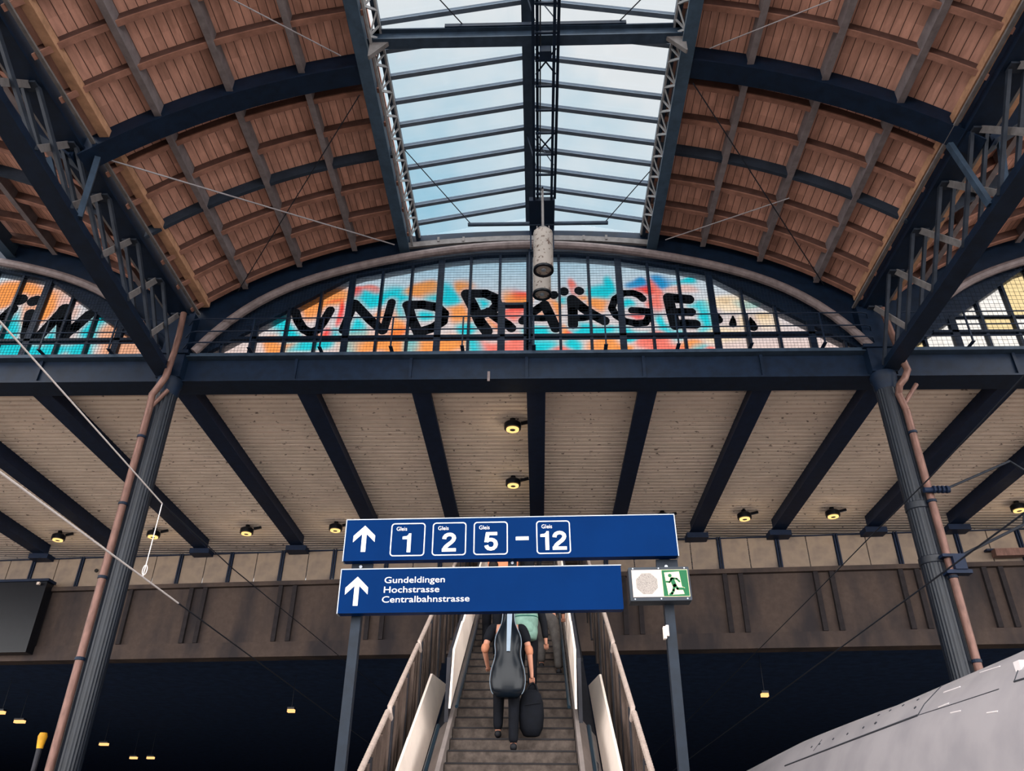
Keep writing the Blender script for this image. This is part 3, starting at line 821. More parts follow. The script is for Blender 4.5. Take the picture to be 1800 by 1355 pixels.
    if kb == 0:
        pts = [(cx - 2.3 + 4.6 * i / 20, 10.98, 11.27 - 0.03 * (-2.3 + 4.6 * i / 20) ** 2) for i in range(21)]
        m = MB()
        for i in range(20): m.bar(pts[i], pts[i + 1], 0.05, 0.11)
        for xx in (-1.6, -1.15, 1.0, 1.4): m.box(cx + xx - 0.02, cx + xx + 0.02, 10.94, 10.96, 11.2, 11.3)
        tag(hb(m, 'trim_4', M_pale, loc=hloc(cx, 11, 11.2)), kind='structure', label='grey arch band below the end of the skylight')
    # bird net in front of the lunette
    m = MB(); w = 0.0006
    x = cx - 5.3
    while x < cx + 5.3:
        zt = float(np.polyval(co, (x - cx) ** 2)) - 0.04
        if zt > 8.95 and not (kb == -1 and x < -9.9) and not (kb == 1 and x > 10): m.box(x - w, x + w, 10.955, 10.962, 8.83, zt)
        x += 0.055 if kb < 1 else 0.08
    z = 8.9
    while z < 11.0:
        ext = 5.4
        while ext > 0 and float(np.polyval(co, ext * ext)) - 0.04 < z: ext -= 0.04
        if ext > 0.3: m.box(max(cx - ext, -9.9), min(cx + ext, 10), 10.95, 10.957, z - w, z + w)
        z += 0.055 if kb < 1 else 0.08
    tag(hb(m, 'bird_net', M_net, loc=hloc(cx, 10.96, 8.83)), 'fine bird net hung in front of the %s lunette window' % ('left', 'middle', 'right')[bi], 'net')

# ------------------------------------------------------------------ walkway railings on the girder
for kb, lab in ((-1, 'thin dark walkway railing in front of the left lunette'), (0, 'thin dark walkway railing in front of the middle graffiti window'), (1, 'thin dark walkway railing in front of the right lunette')):
    x0 = COLX[0] + kb * BAY + 0.24; x1 = COLX[0] + (kb + 1) * BAY - 0.26
    t = thing('walkway_railing', hloc((x0 + x1) / 2, 10.75, 8.82), lab, 'railing', 'railings on top of the girder')
    for z in (9.40, 9.15, 8.93):
        m = MB(); m.path([(x0 - 0.1, 10.86, z - 0.05), (x0, 10.78, z), (x0 + 0.1, 10.75, z), (x1 - 0.1, 10.75, z), (x1, 10.78, z), (x1 + 0.06, 10.9, z - 0.05)], 0.012, 8); hb(m, 'rail', M_steel, t, smooth=True)
    xp = -4.67 + kb * BAY - 1.16
    while xp < x1 + 0.1:
        if xp > x0 - 0.1:
            m = MB(); m.box(xp - 0.012, xp + 0.012, 10.745, 10.769, 8.82, 9.4); m.box(xp - 0.03, xp + 0.03, 10.74, 10.92, 8.815, 8.825)
            hb(m, 'post', M_steel, t)
        xp += 1.16

# ------------------------------------------------------------------ columns, downpipes, roof trusses
for ci, cxx in enumerate(COLX):
    side = ('left', 'right')[ci]; s = (-1, 1)[ci]
    zf = 1.6 - 2.3 / HALL
    t = thing('column', hloc(cxx, 11.0, zf), 'tall dark ribbed steel column at the %s, holding up girder and truss' % side, 'column')
    m = MB(); n = 48; rings = []
    for z in (zf, 8.2):
        rings.append([(cxx + (0.16 + 0.006 * (k % 2)) * math.cos(2 * PI * k / n), 11.0 + (0.16 + 0.006 * (k % 2)) * math.sin(2 * PI * k / n), z) for k in range(n)])
    m.loft(rings); hb(m, 'shaft', M_column, t)
    m = MB(); m.lathe((cxx, 11.0, 7.95), [(0.166, 0.1), (0.18, 0.16), (0.18, 0.26), (0.2, 0.3), (0.2, 0.4), (0, 0.4)], 24); hb(m, 'capital', M_steel, t, smooth=True)
    m = MB(); m.box(cxx - 0.2, cxx + 0.2, 10.86, 11.14, 8.35, 9.6); m.box(cxx - 0.26, cxx + 0.26, 10.82, 11.18, 8.78, 8.84); hb(m, 'head_block', M_steel, t)
    for zz in ((5.25, 6.05) if ci else ()):
        m = MB(); m.lathe((cxx, 11.0, zz), [(0.167, 0), (0.178, 0.01), (0.178, 0.1), (0.167, 0.11)], 24); hb(m, 'collar', M_column, t, smooth=True)
    # downpipe
    t = thing('downpipe', hloc(cxx + s * 0.12, 10.80, zf), 'brown rainwater downpipe running down the %s side of the %s column' % ('left' if s < 0 else 'right', side), 'pipe')
    px = cxx + s * (0.12 if ci else 0.11)
    m = MB()
    if ci == 0:
        m.path([(-5.86, 10.69, 9.48), (-5.84, 10.69, 9.0), (-5.84, 10.68, 8.70), (-5.86, 10.68, 8.36)], 0.05, 12)
        hb(m, 'upper_pipe', M_pipe, t, smooth=True)
        m = MB(); m.path([(-5.86, 10.68, 8.36), (-5.87, 10.68, 8.22), (-5.94, 10.69, 8.07), (-6.03, 10.72, 7.93), (px, 10.80, 7.7)], 0.054, 12)
    else:
        m.path([(5.61, 10.69, 9.43), (5.66, 10.69, 8.9), (5.70, 10.68, 8.45)], 0.05, 12)
        hb(m, 'upper_pipe', M_pipe, t, smooth=True)
        m = MB(); m.path([(5.70, 10.68, 8.45), (5.74, 10.69, 8.25), (5.66, 10.69, 8.1), (5.57, 10.72, 8.0), (5.57, 10.82, 7.9), (px, 10.80, 7.6)], 0.054, 12)
    hb(m, 'elbow', M_pipe, t, smooth=True)
    m = MB(); m.path([(px, 10.80, 7.7 if ci == 0 else 7.6), (px, 10.80, zf)], 0.054, 14); hb(m, 'lower_pipe', M_pipe, t, smooth=True)
    m = MB(); m.path([(px + (0.26 if ci else 0.22), 10.80, 8.06), (px, 10.80, 7.72)], 0.035, 10); hb(m, 'branch', M_pipe, t, smooth=True)
    for zz in (7.2, 6.1, 5.0, 3.9):
        m = MB(); m.lathe((px, 10.80, zz), [(0.055, 0), (0.064, 0.005), (0.064, 0.04), (0.055, 0.045)], 14); hb(m, 'clamp', M_steel, t)
    # valley truss
    cxx = (-6.02, 5.57)[ci]
    t = thing('roof_truss', hloc(cxx, 11, 8.4), 'long dark lattice truss running forward from the head of the %s column' % side, 'truss')
    m = MB(); m.box(cxx - 0.17, cxx + 0.17, Y0R, 11.1, 9.56, 9.6); m.box(cxx - 0.14, cxx + 0.14, Y0R, 11.1, 9.6, 9.8); hb(m, 'top_chord', M_steel, t)
    for e in (-1, 1):
        m = MB(); m.bar((cxx + e * 0.26, Y0R, 9.68), (cxx + e * 0.26, 11.0, 9.68), 0.05, 0.03); hb(m, 'gutter_lip', M_pale, t)
    SK = 0.07 if ci == 0 else 0.0
    def bx_(yy): return cxx + SK * (11.0 - yy)
    m = MB(); m.bar((bx_(Y0R), Y0R, 8.375), (bx_(11.0), 11.0, 8.375), 0.26, 0.03); m.bar((bx_(Y0R) - 0.09, Y0R, 8.45), (bx_(11.0) - 0.09, 11.0, 8.45), 0.02, 0.12); m.bar((bx_(Y0R) + 0.09, Y0R, 8.45), (bx_(11.0) + 0.09, 11.0, 8.45), 0.02, 0.12); hb(m, 'bottom_chord', M_steel, t)
    for i in range(14):
        yn = 10.85 - 0.93 * i
        m = MB()
        for e in (-0.09, 0.09): m.bar((bx_(yn) + e, yn, 8.45), (cxx + e, yn - 0.93, 9.58), 0.045, 0.05)
        hb(m, 'diagonal', M_truss, t)
        if i:
            m = MB(); m.bar((bx_(yn), yn, 8.45), (cxx, yn + 0.93, 9.58), 0.09, 0.025, up=(1, 0, 0)); hb(m, 'flat_brace', M_pale, t)
        m = MB(); m.box(cxx - 0.11, cxx + 0.11, yn - 0.07, yn + 0.07, 9.53, 9.56); hb(m, 'gusset', M_truss, t)
    for r in RIBS:
        for e in (-1, 1):
            m = MB(); m.bar((bx_(r) + e * 0.1, r + 0.02, 8.48), (cxx + e * 0.32, r, 9.5), 0.07, 0.07); hb(m, 'knee_brace', M_steel2, t)

# ------------------------------------------------------------------ tie rods under the vaults
def rod(name, p, q, r, mt, lab, cat, group=None):
    m = MB(); m.path([p, q], r, 6)
    return tag(hb(m, name, mt, smooth=True, loc=tuple(sc_pt((np.array(p) + np.array(q)) / 2, HALL))), lab, cat, group)
def vp_(s, d, y, dz=-0.14):
    return (CXR + s * d, y, zp(d) + dz)
RD = 'thin tie rods under the vault'
rod('tie_rod', vp_(-1, 5.6, 7.45), vp_(-1, 2.35, 10.8, -0.3), 0.012, M_rod, 'pale tie rod on the left vault falling from the truss to the skylight end', 'rod', RD)
rod('tie_rod', vp_(-1, 5.0, 10.9), vp_(-1, 2.35, 7.6, -0.3), 0.008, M_wired, 'dark tie rod on the left vault rising from the arch to the skylight', 'rod', RD)
rod('tie_rod', vp_(1, 5.0, 10.9), vp_(1, 2.35, 7.5, -0.3), 0.009, M_wired, 'dark tie rod on the right vault rising from the arch to the skylight', 'rod', RD)
rod('tie_rod', vp_(1, 4.1, 9.35), vp_(1, 2.4, 10.75, -0.3), 0.009, M_rod, 'pale tie rod on the right vault near the skylight end', 'rod', RD)
rod('tie_rod', vp_(-1, 4.2, 5.3), vp_(-1, 2.5, 7.0, -0.2), 0.010, M_rod, 'pale tie rod at the top left, ending near the skylight', 'rod', RD)
rod('tie_rod', vp_(1, 3.9, 6.0), vp_(1, 2.5, 7.0, -0.2), 0.008, M_rod, 'faint tie rod at the top right of the skylight', 'rod', RD)

# ------------------------------------------------------------------ cable ladder, end box, pendants
t = thing('cable_ladder', hloc(0.15, 5, 11.0), 'dark steel cable ladder hanging below the skylight ridge', 'ladder')
for (xx, dx) in ((0.02, 0.0), (0.30, 0.0)):
    for e in (-0.025, 0.03):
        m = MB(); m.box(xx + e - 0.02, xx + e + 0.02, Y0R, 9.75, 10.98 + (0.05 if e > 0 else 0), 11.03 + (0.05 if e > 0 else 0)); hb(m, 'side_rail', M_steel, t)
for i in range(30):
    yy = 9.6 - 0.42 * i
    m = MB(); m.box(0.02, 0.31, yy - 0.015, yy + 0.015, 10.99, 11.02); hb(m, 'rung', M_steel, t)
for yy in (8.55, 7.1):
    m = MB(); m.bar((0.03, yy - 0.2, 11.0), (0.3, yy + 0.2, 11.0), 0.018, 0.018); m.bar((0.3, yy - 0.2, 11.0), (0.03, yy + 0.2, 11.0), 0.018, 0.018); hb(m, 'cross_brace', M_steel, t)
m = MB(); m.path([(0.09, Y0R, 11.04), (0.09, 9.7, 11.04)], 0.01, 6); hb(m, 'cable', M_wired, t)
for yy in (9.0, 6.5, 4.0):
    for xx in (0.02, 0.3):
        m = MB(); m.path([(xx, yy, 11.03), (SX + (0.05 if xx > 0.1 else -0.03), yy, ZR - 0.1)], 0.009, 6); hb(m, 'hanger', M_steel, t)
m = MB(); m.box(0.08, 0.24, 6.88, 7.04, 10.92, 11.04)
tag(hb(m, 'junction_box', M_steel, loc=hloc(0.16, 6.96, 11)), 'small dark junction box under the cable ladder near the cross beam', 'box')
t = thing('lamp_housing_box', hloc(0.12, 10.05, 11.0), 'dark plate box closing the end of the cable ladder above the pendant lamps', 'box')
m = MB(); m.box(-0.09, 0.33, 9.72, 10.56, 10.97, 11.05); m.box(0.11, 0.14, 9.4, 9.75, 10.95, 10.97); hb(m, 'plate', M_steel, t)
for xx in (-0.07, 0.02, 0.25, 0.31):
    m = MB(); m.box(xx - 0.013, xx + 0.013, 10.38, 10.41, 10.5, 11.0); hb(m, 'strut', M_steel, t)
m = MB(); m.path([(-0.1, 10.95, 9.0), (-0.1, 10.95, 11.2)], 0.018, 8); hb(m, 'conduit', M_steel, t)
m = MB(); m.path([(-1.14, 10.3, 11.0), (1.24, 10.3, 11.0)], 0.035, 12)
tag(hb(m, 'spreader_bar', M_steel2, smooth=True, loc=hloc(0.05, 10.3, 11)), 'horizontal steel spreader bar above the pendant lamps', 'bar')
for (p, q, lab) in (((-1.08, 10.3, 11.0), (SX - 1.98, 8.95, 11.38), 'guy wire from left end of the spreader bar to the skylight edge'), ((1.18, 10.3, 11.0), (SX + 1.98, 9.5, 11.38), 'guy wire from right end of the spreader bar to the skylight edge'),
                    ((-0.95, 6.8, 11.4), (-1.35, 6.3, 11.45), 'short guy wire above the left half of the cross beam'), ((1.15, 6.8, 11.4), (1.6, 6.3, 11.45), 'short guy wire above the right half of the cross beam')):
    rod('guy_wire', p, q, 0.009, M_wired, lab, 'wire', 'guy wires under the skylight')
for (xx, yy, zb, zt, ztop, lab) in ((0.125, 9.45, 9.28, 10.04, 10.97, 'stained white pendant lamp tube in front, hanging under the ladder end'), (0.11, 10.5, 9.63, 10.4, 10.97, 'rust stained pendant lamp tube partly hidden behind the front one')):
    t = thing('pendant_lamp', hloc(xx, yy, zt), lab, 'lamp', 'pendant lamps under the skylight')
    m = MB(); m.lathe((xx, yy, zb), [(0.142, 0.02), (0.15, 0.03), (0.15, zt - zb - 0.02), (0.12, zt - zb), (0.0, zt - zb)], 28); hb(m, 'tube', M_pend, t, smooth=True)
    m = MB(); m.lathe((xx, yy, zb), [(0.0, 0.05), (0.11, 0.05), (0.12, 0.0), (0.155, 0.0), (0.155, 0.035), (0.14, 0.05)], 28); sr = hb(m, 'shade_ring', M_dark, t, smooth=True)
    m = MB(); m.lathe((xx, yy, zb + 0.005), [(0.0, 0.0), (0.035, 0.005), (0.05, 0.03), (0.05, 0.05), (0, 0.05)], 16); hb(m, 'bulb', M_lens, t, smooth=True).parent = sr
    m = MB(); m.path([(xx, yy, zt), (xx, yy, ztop)], 0.02, 10); hb(m, 'stem', M_pale, t, smooth=True)
    m = MB(); m.lathe((xx, yy, zt), [(0.0, -0.01), (0.09, 0.0), (0.09, 0.06), (0.05, 0.1), (0, 0.1)], 20)
    for a in range(8):
        m.path([(xx + 0.13 * math.cos(a * PI / 4), yy + 0.13 * math.sin(a * PI / 4), zt - 0.01), (xx + 0.13 * math.cos(a * PI / 4), yy + 0.13 * math.sin(a * PI / 4), zt + 0.05)], 0.008, 6)
    hb(m, 'cap', M_pale, t, smooth=True)

# ------------------------------------------------------------------ platform lamps far under the footbridge
for i, (px, py, w, lab) in enumerate(((35, 1267, 13, 'orange far platform lamp at the left picture edge'), (145, 1308, 11, 'warm far platform lamp right of the left column, left of its pair'), (183, 1307, 11, 'warm far platform lamp right of the left column, right of its pair'),
                               (235, 1331, 9, 'lower warm far platform lamp, left of the lowest pair'), (265, 1331, 9, 'lower warm far platform lamp, right of the lowest pair'), (512, 1248, 9, 'single far lamp between left column and left sign post'),
                               (1344, 1220, 9, 'single far lamp right of the right sign post'), (3, 1251, 8, 'far lamp cut by the left picture edge'))):
    zt = 5.9
    p = onZ(px, py, zt)
    t = thing('platform_lamp', tuple(p), lab, 'lamp', 'far platform lamps under the footbridge')
    k = p[1] / 1412.0 * 1.25 * w / 2
    m = MB(); m.box(p[0] - k, p[0] + k, p[1] - 0.08, p[1] + 0.08, p[2] - 0.07, p[2] + 0.02); m.build('tube', M_tube, t)
    m = MB(); m.box(p[0] - k, p[0] + k, p[1] - 0.1, p[1] + 0.1, p[2] + 0.02, p[2] + 0.08); m.build('hood', M_dark, t)
    m = MB(); m.path([(p[0], p[1], p[2] + 0.08), (p[0], p[1], 7.0)], 0.006, 6); m.build('hanger', M_dark, t)

# ------------------------------------------------------------------ catenary wires
def wire(name, pts, r, mt, lab, parts=()):
    t = thing(name, tuple(pts[0]), lab, 'wire')
    m = MB(); m.path(pts if not parts else pts[:parts[0] + 1], r, 6); m.build('strand', mt, t, smooth=True)
    if parts:  # far length coloured dark to stand for the shade below the canopy
        m = MB(); m.path(pts[parts[0]:], r * 0.9, 6); tag(m.build('shaded_strand', M_wired, t, smooth=True), 'far length of the wire, canopy shade put into its dark colour')
    return t
lc = [onZ(-60, 783, 4.9), onZ(0, 830, 4.9), onZ(150, 946, 4.9), onZ(300, 1060, 4.9)]
lx = lc[1][0]
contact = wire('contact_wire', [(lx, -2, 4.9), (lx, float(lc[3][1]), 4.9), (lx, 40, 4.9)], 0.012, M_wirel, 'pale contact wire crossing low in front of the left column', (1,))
mz = 1.6 + 5.0 * (4.9 - 1.6) / 3.6
def onX(px, py, x):
    d = ray(px, py); return CAM + d * (x / d[0])
ms = [onX(0, 565, lx), onX(140, 722, lx), onX(285, 885, lx), onX(410, 1000, lx)]
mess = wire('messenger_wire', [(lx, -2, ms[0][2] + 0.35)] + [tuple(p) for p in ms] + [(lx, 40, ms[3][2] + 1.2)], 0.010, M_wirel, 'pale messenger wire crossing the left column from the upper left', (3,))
dp = thing('dropper_wire', tuple(ms[2]), 'short pale dropper hanging between the two wires beside the left column', 'wire')
zb = onX(250, 1005, lx)
m = MB(); m.path([tuple(ms[2]), (lx, ms[2][1] - 0.02, 5.08), (lx, ms[2][1] - 0.03, 4.9)], 0.007, 6); m.build('strand', M_wirel, dp)
m = MB(); pts = [(lx + 0.03 * math.sin(a), ms[2][1] - 0.02, 5.0 + 0.07 * math.cos(a)) for a in np.linspace(0, 2 * PI, 13)]; m.path(pts, 0.006, 6); m.build('clip_loop', M_wirel, dp)
rx = onZ(1700, 975, 4.6)[0]
wire('contact_wire', [(rx, -2, 4.6), (rx, 12, 4.6), (rx, 40, 4.6)], 0.010, M_wired, 'dark contact wire crossing the right column above the train')
rp = [onX(1778, 684, rx), onX(1633, 841, rx), onX(1532, 941, rx), onX(1420, 1055, rx)]
wire('messenger_wire', [(rx, -2, rp[0][2] + 0.3)] + [tuple(p) for p in rp] + [(rx, 40, rp[-1][2])], 0.008, M_wired, 'dark messenger wire behind the right column, over the canopy beams')
# brackets on the right column
t = thing('wire_bracket', hloc(5.8, 10.7, 5.6), 'dark insulated bracket arms clamped to the right column', 'bracket')
m = MB(); m.box(5.5, 5.84, 10.7, 10.84, 5.05, 5.1); m.box(5.62, 5.78, 10.68, 10.78, 5.1, 5.28); m.box(5.5, 5.8, 10.7, 10.84, 5.28, 5.32); hb(m, 'lower_clamp', M_beam, t)
m = MB(); m.path([(5.76, 10.74, 5.3), (6.75, 10.75, 5.75), (6.8, 10.75, 5.9)], 0.02, 8); hb(m, 'lower_arm', M_wired, t)
m = MB(); m.path([(5.5, 10.72, 6.26), (5.86, 10.72, 6.26)], 0.04, 10)
for i in range(4): m.path([(5.62 + 0.06 * i, 10.7, 6.26), (5.645 + 0.06 * i, 10.7, 6.26)], 0.055, 10)
hb(m, 'insulator', M_beam, t, smooth=True)
m = MB(); m.path([(5.82, 10.72, 6.28), (6.85, 10.75, 6.72), (7.1, 10.75, 6.5), (7.2, 10.75, 6.2)], 0.018, 8); hb(m, 'upper_arm', M_wired, t)

# ------------------------------------------------------------------ staircase
SLX = -0.32; YS = 5.77; GO = 0.275; RI = 0.165
def nz(y, n): return 0.6 * (y - YS) + n
st = thing('staircase', (SLX, YS, 0.0), 'dark plank staircase with cream side boards rising to the footbridge', 'stairs')
NST = 54
for k in range(1, NST + 1):
    y0 = YS + GO * k; z1 = RI * k
    m = MB(); m.box(SLX - 0.77, SLX + 0.77, y0, y0 + GO + 0.03, z1 - 0.2, z1)
    o = m.build('step', M_step, st)
    m = MB(); m.box(SLX - 0.765, SLX + 0.765, y0 - 0.008, y0 + 0.04, z1 - 0.016, z1 + 0.003)
    sub(m, 'nosing', M_stepd, o)
yt = YS + GO * (NST + 1)
m = MB(); m.box(SLX - 1.6, SLX + 1.6, yt, 23.5, RI * NST - 0.3, RI * NST); m.build('landing', M_step, st)
def slant(m, a0, a1, n0, n1, y0, y1, s):
    x0, x1 = SLX + s * a0, SLX + s * a1
    return m.hexa([(x0, y0, nz(y0, n0)), (x1, y0, nz(y0, n0)), (x1, y1, nz(y1, n0)), (x0, y1, nz(y1, n0)),
                   (x0, y0, nz(y0, n1)), (x1, y0, nz(y0, n1)), (x1, y1, nz(y1, n1)), (x0, y1, nz(y1, n1))])
for s in (-1, 1):
    m = MB(); slant(m, 0.78, 0.83, -0.55, 0.12, 6.0, yt, s); m.build('stringer', M_greyw, st)
    m = MB(); slant(m, 0.83, 0.88, 0.1, 0.90, 10.9, yt, s); m.build('parapet', M_slatd, st)
    # upper cream boards
    ya = 10.9; first = True
    for (yb, jog) in ((12.2, 0.0), (13.6, -0.03), (15.1, 0.02), (16.6, 0.0), (18.1, 0.0), (19.6, 0.0)):
        x0, x1 = SLX + s * 0.77, SLX + s * 0.795; xq0, xq1 = SLX + s * 0.80, SLX + s * 0.83
        yl = 10.55 if first else ya
        m = MB()
        m.hexa([(x0, yl if first else ya, nz(yl, 0.42)), (x1, yl if first else ya, nz(yl, 0.42)), (x1, yb - 0.02, nz(yb, 0.42)), (x0, yb - 0.02, nz(yb, 0.42)),
                (xq0, ya + (0.2 if first else 0), nz(ya + (0.2 if first else 0), 0.93 + jog)), (xq1, ya + (0.2 if first else 0), nz(ya + (0.2 if first else 0), 0.93 + jog)), (xq1, yb - 0.02, nz(yb, 0.93 + jog)), (xq0, yb - 0.02, nz(yb, 0.93 + jog))])
        m.build('upper_board', M_clad, st)
        ya = yb; first = False
    # inner handrails of the upper flight
    m = MB(); m.path([(SLX + s * 0.70, y, nz(y, 0.42)) for y in (10.6, 14, yt)], 0.022, 8); m.build('handrail', M_tealrail, st, smooth=True)
    # lower flight: cream board, grey sheet, teal tube
    ya = 5.5
    for yb in (7.3, 9.0, 10.1, 11.87):
        xo, xi = SLX + s * 1.18, SLX + s * 1.09
        m = MB(); ye = yb + 1.15 if yb > 11 else yb; ys_ = ya
        m.hexa([(xi, ys_, nz(ys_, -0.33)), (xi + s * 0.03, ys_, nz(ys_, -0.33)), (xi + s * 0.03, ye - 0.015, nz(ye, -0.33)), (xi, ye - 0.015, nz(ye, -0.33)),
                (xo, ya, nz(ya, 0.30)), (xo + s * 0.03, ya, nz(ya, 0.30)), (xo + s * 0.03, yb - 0.015, nz(yb, 0.30)), (xo, yb - 0.015, nz(yb, 0.30))])
        m.build('lower_board', M_clad, st)
        ya = yb
    m = MB(); m.hexa([(SLX + s * 0.82, 5.5, nz(5.5, -0.12)), (SLX + s * 1.08, 5.5, nz(5.5, -0.42)), (SLX + s * 1.08, 11.6, nz(11.6, -0.42)), (SLX + s * 0.82, 11.6, nz(11.6, -0.12)),
                      (SLX + s * 0.82, 5.5, nz(5.5, -0.08)), (SLX + s * 1.08, 5.5, nz(5.5, -0.38)), (SLX + s * 1.08, 11.6, nz(11.6, -0.38)), (SLX + s * 0.82, 11.6, nz(11.6, -0.08))])
    m.build('side_sheet', M_greyw, st)
    m = MB(); m.path([(SLX + s * 0.95, y, nz(y, 0.06)) for y in (5.6, 8, 10.9)], 0.028, 10); m.build('handrail', M_tealrail, st, smooth=True)
    for yy in (7.0, 8.6, 10.2):
        m = MB(); m.path([(SLX + s * 0.95, yy, nz(yy, 0.05)), (SLX + s * 1.0, yy, nz(yy, -0.02)), (SLX + s * 1.0, yy, nz(yy, -0.3))], 0.009, 6); m.build('rail_bracket', M_slatd, st)
    # outer guard
    sections = [(5.4, 7.8, 0.0), (7.8, 9.82, 0.0), (9.82, 11.85, 0.0), (11.85, 13.9, 0.0), (13.9, 16, 0.0), (16, 18.2, 0.0), (18.2, yt, 0.0)]
    for (y0, y1, j) in sections:
        side = ('left', 'right')[s > 0]
        m = MB(); slant(m, 1.41, 1.43, -0.7, 0.68, y0 + 0.03, y1 - 0.03, s)
        yy = y0 + 0.06; kk = 0
        while yy < y1 - 0.06:
            dd = (0.03, 0.012, 0.045, 0.02)[kk % 4]
            m.hexa([(SLX + s * (1.41 - dd), yy, nz(yy, -0.7)), (SLX + s * 1.41, yy, nz(yy, -0.7)), (SLX + s * 1.41, yy + 0.07, nz(yy + 0.07, -0.7)), (SLX + s * (1.41 - dd), yy + 0.07, nz(yy + 0.07, -0.7)),
                    (SLX + s * (1.41 - dd), yy, nz(yy, 0.68)), (SLX + s * 1.41, yy, nz(yy, 0.68)), (SLX + s * 1.41, yy + 0.07, nz(yy + 0.07, 0.68)), (SLX + s * (1.41 - dd), yy + 0.07, nz(yy + 0.07, 0.68))])
            yy += 0.115 + 0.03 * (kk % 3); kk += 1
        m.build('slat_panel', M_slat, st)
        for yp in (y0 + 0.1, (y0 + y1) / 2):
            m = MB(); m.box(SLX + s * 1.385 - 0.03, SLX + s * 1.385 + 0.03, yp - 0.03, yp + 0.03, nz(yp, -0.75), nz(yp, 0.72))
            m.build('guard_post', M_slatd, st)
        m = MB(); L_ = 40; pts = []; rr = []
        for i in range(L_ * 2 + 1):
            y = y0 + 0.02 + (y1 - 0.1 - y0) * i / (L_ * 2)
            pts.append((SLX + s * 1.40, y, nz(y, 0.745))); rr.append(0.034 if i % 2 else 0.028)
        pts = [(SLX + s * 1.385, y0 + 0.1, nz(y0, 0.62)), (SLX + s * 1.395, y0 + 0.02, nz(y0, 0.70))] + pts; rr = [0.03, 0.03] + rr
        m.path(pts, rr, 10); m.build('rope_rail', M_rope, st, smooth=True)
    # ground support
    m = MB()
    for yy in (9.5, 14.5, 19.5): m.box(SLX + s * 1.0 - 0.1, SLX + s * 1.0 + 0.1, yy - 0.1, yy + 0.1, 0.0, nz(yy, -0.5))
    m.build('support_leg', M_slatd, st)
    m = MB(); slant(m, 0.9, 1.1, -0.75, -0.5, 6.2, yt, s); m.build('carriage_beam', M_slatd, st)

# ------------------------------------------------------------------ signs
def text_mesh(body, size, bold=0.0):
    cu = bpy.data.curves.new('lettering', 'FONT'); cu.body = body; cu.size = size; cu.offset = bold; cu.resolution_u = 4; cu.extrude = 0.0
    o = bpy.data.objects.new('lettering', cu); C.objects.link(o)
    bpy.context.view_layer.update()
    dg = bpy.context.evaluated_depsgraph_get()
    me = bpy.data.meshes.new_from_object(o.evaluated_get(dg))
    bpy.data.objects.remove(o); bpy.data.curves.remove(cu)
    return me
TILT = 0.0155
def sign_xf(c, u, v, w):    # local sign coordinates (right, up, towards the viewer)
    return (c[0] + u * math.cos(TILT) - v * math.sin(TILT), c[1] - w, c[2] + u * math.sin(TILT) + v * math.cos(TILT))
def sign_text(parent, c, body, u0, u1, vbase, height, name, mt, front=0.0415, bold=0.014):
    me = text_mesh(body, 1.0, bold)
    co_ = np.array([tuple(v.co) for v in me.vertices])
    x0, x1 = co_[:, 0].min(), co_[:, 0].max()
    cap = 0.69 if body != 'Gleis' else 0.72
    sx_ = (u1 - u0) / (x1 - x0); sy_ = height / cap
    for v in me.vertices:
        p = sign_xf(c, u0 + (v.co.x - x0) * sx_, vbase + v.co.y * sy_, front)
        v.co = Vector(p) - Vector(tuple(WORLD[parent.name]))
    me.materials.append(mt)
    o = bpy.data.objects.new(name, me); C.objects.link(o); o.parent = parent
    return o
def sign_poly(m, c, poly, w0, w1):
    n = len(poly); i = len(m.v)
    m.v += [sign_xf(c, p[0], p[1], w1) for p in poly] + [sign_xf(c, p[0], p[1], w0) for p in poly]
    m.f.append(tuple(range(i, i + n))); m.f.append(tuple(range(i + n, i + 2 * n))[::-1])
    for k in range(n): m.f.append((i + k, i + n + k, i + n + (k + 1) % n, i + (k + 1) % n))
def rrect(u0, u1, v0, v1, r, n=5):
    out = []
    for (cu_, cv_, a0) in ((u1 - r, v1 - r, 0), (u0 + r, v1 - r, PI / 2), (u0 + r, v0 + r, PI), (u1 - r, v0 + r, 1.5 * PI)):
        for k in range(n + 1): out.append((cu_ + r * math.cos(a0 + PI / 2 * k / n), cv_ + r * math.sin(a0 + PI / 2 * k / n)))
    return out
def sign_ring(m, c, outer, inner, w):
    n = len(outer); i = len(m.v)
    m.v += [sign_xf(c, p[0], p[1], w) for p in outer] + [sign_xf(c, p[0], p[1], w) for p in inner]
    for k in range(n): m.f.append((i + k, i + (k + 1) % n, i + n + (k + 1) % n, i + n + k))
def arrow(m, c, tip, bottom, half, w):
    # shaft and head of the upright arrow
    tx, tz = tip; bz = bottom
    sh = half * 0.21
    hd = half * 0.98
    th = half * 0.62
    poly = [(tx, tz), (tx + half, tz - hd), (tx + half, tz - hd - th), (tx + sh, tz - hd * 0.21 - th), (tx + sh, bz), (tx - sh, bz), (tx - sh, tz - hd * 0.21 - th), (tx - half, tz - hd - th), (tx - half, tz - hd)]
    n = len(poly); i = len(m.v)
    m.v += [sign_xf(c, p[0], p[1], w) for p in poly]
    m.f += [(i, i + 1, i + 2, i + 3), (i, i + 6, i + 7, i + 8), (i, i + 3, i + 4, i + 5, i + 6)]
DIG = {
 '1': [[(.62, 0), (.62, 1), (.45, 1), (.41, .92), (.30, .86), (.02, .835), (.02, .69), (.36, .69), (.36, 0)]],
 '2': [[(.02, 0), (.66, 0), (.66, .175), (.02, .175)]],
 '5': [[(.12, .83), (.62, .83), (.62, 1), (.12, 1)], [(.03, .46), (.21, .46), (.28, .99), (.10, .99)]]}
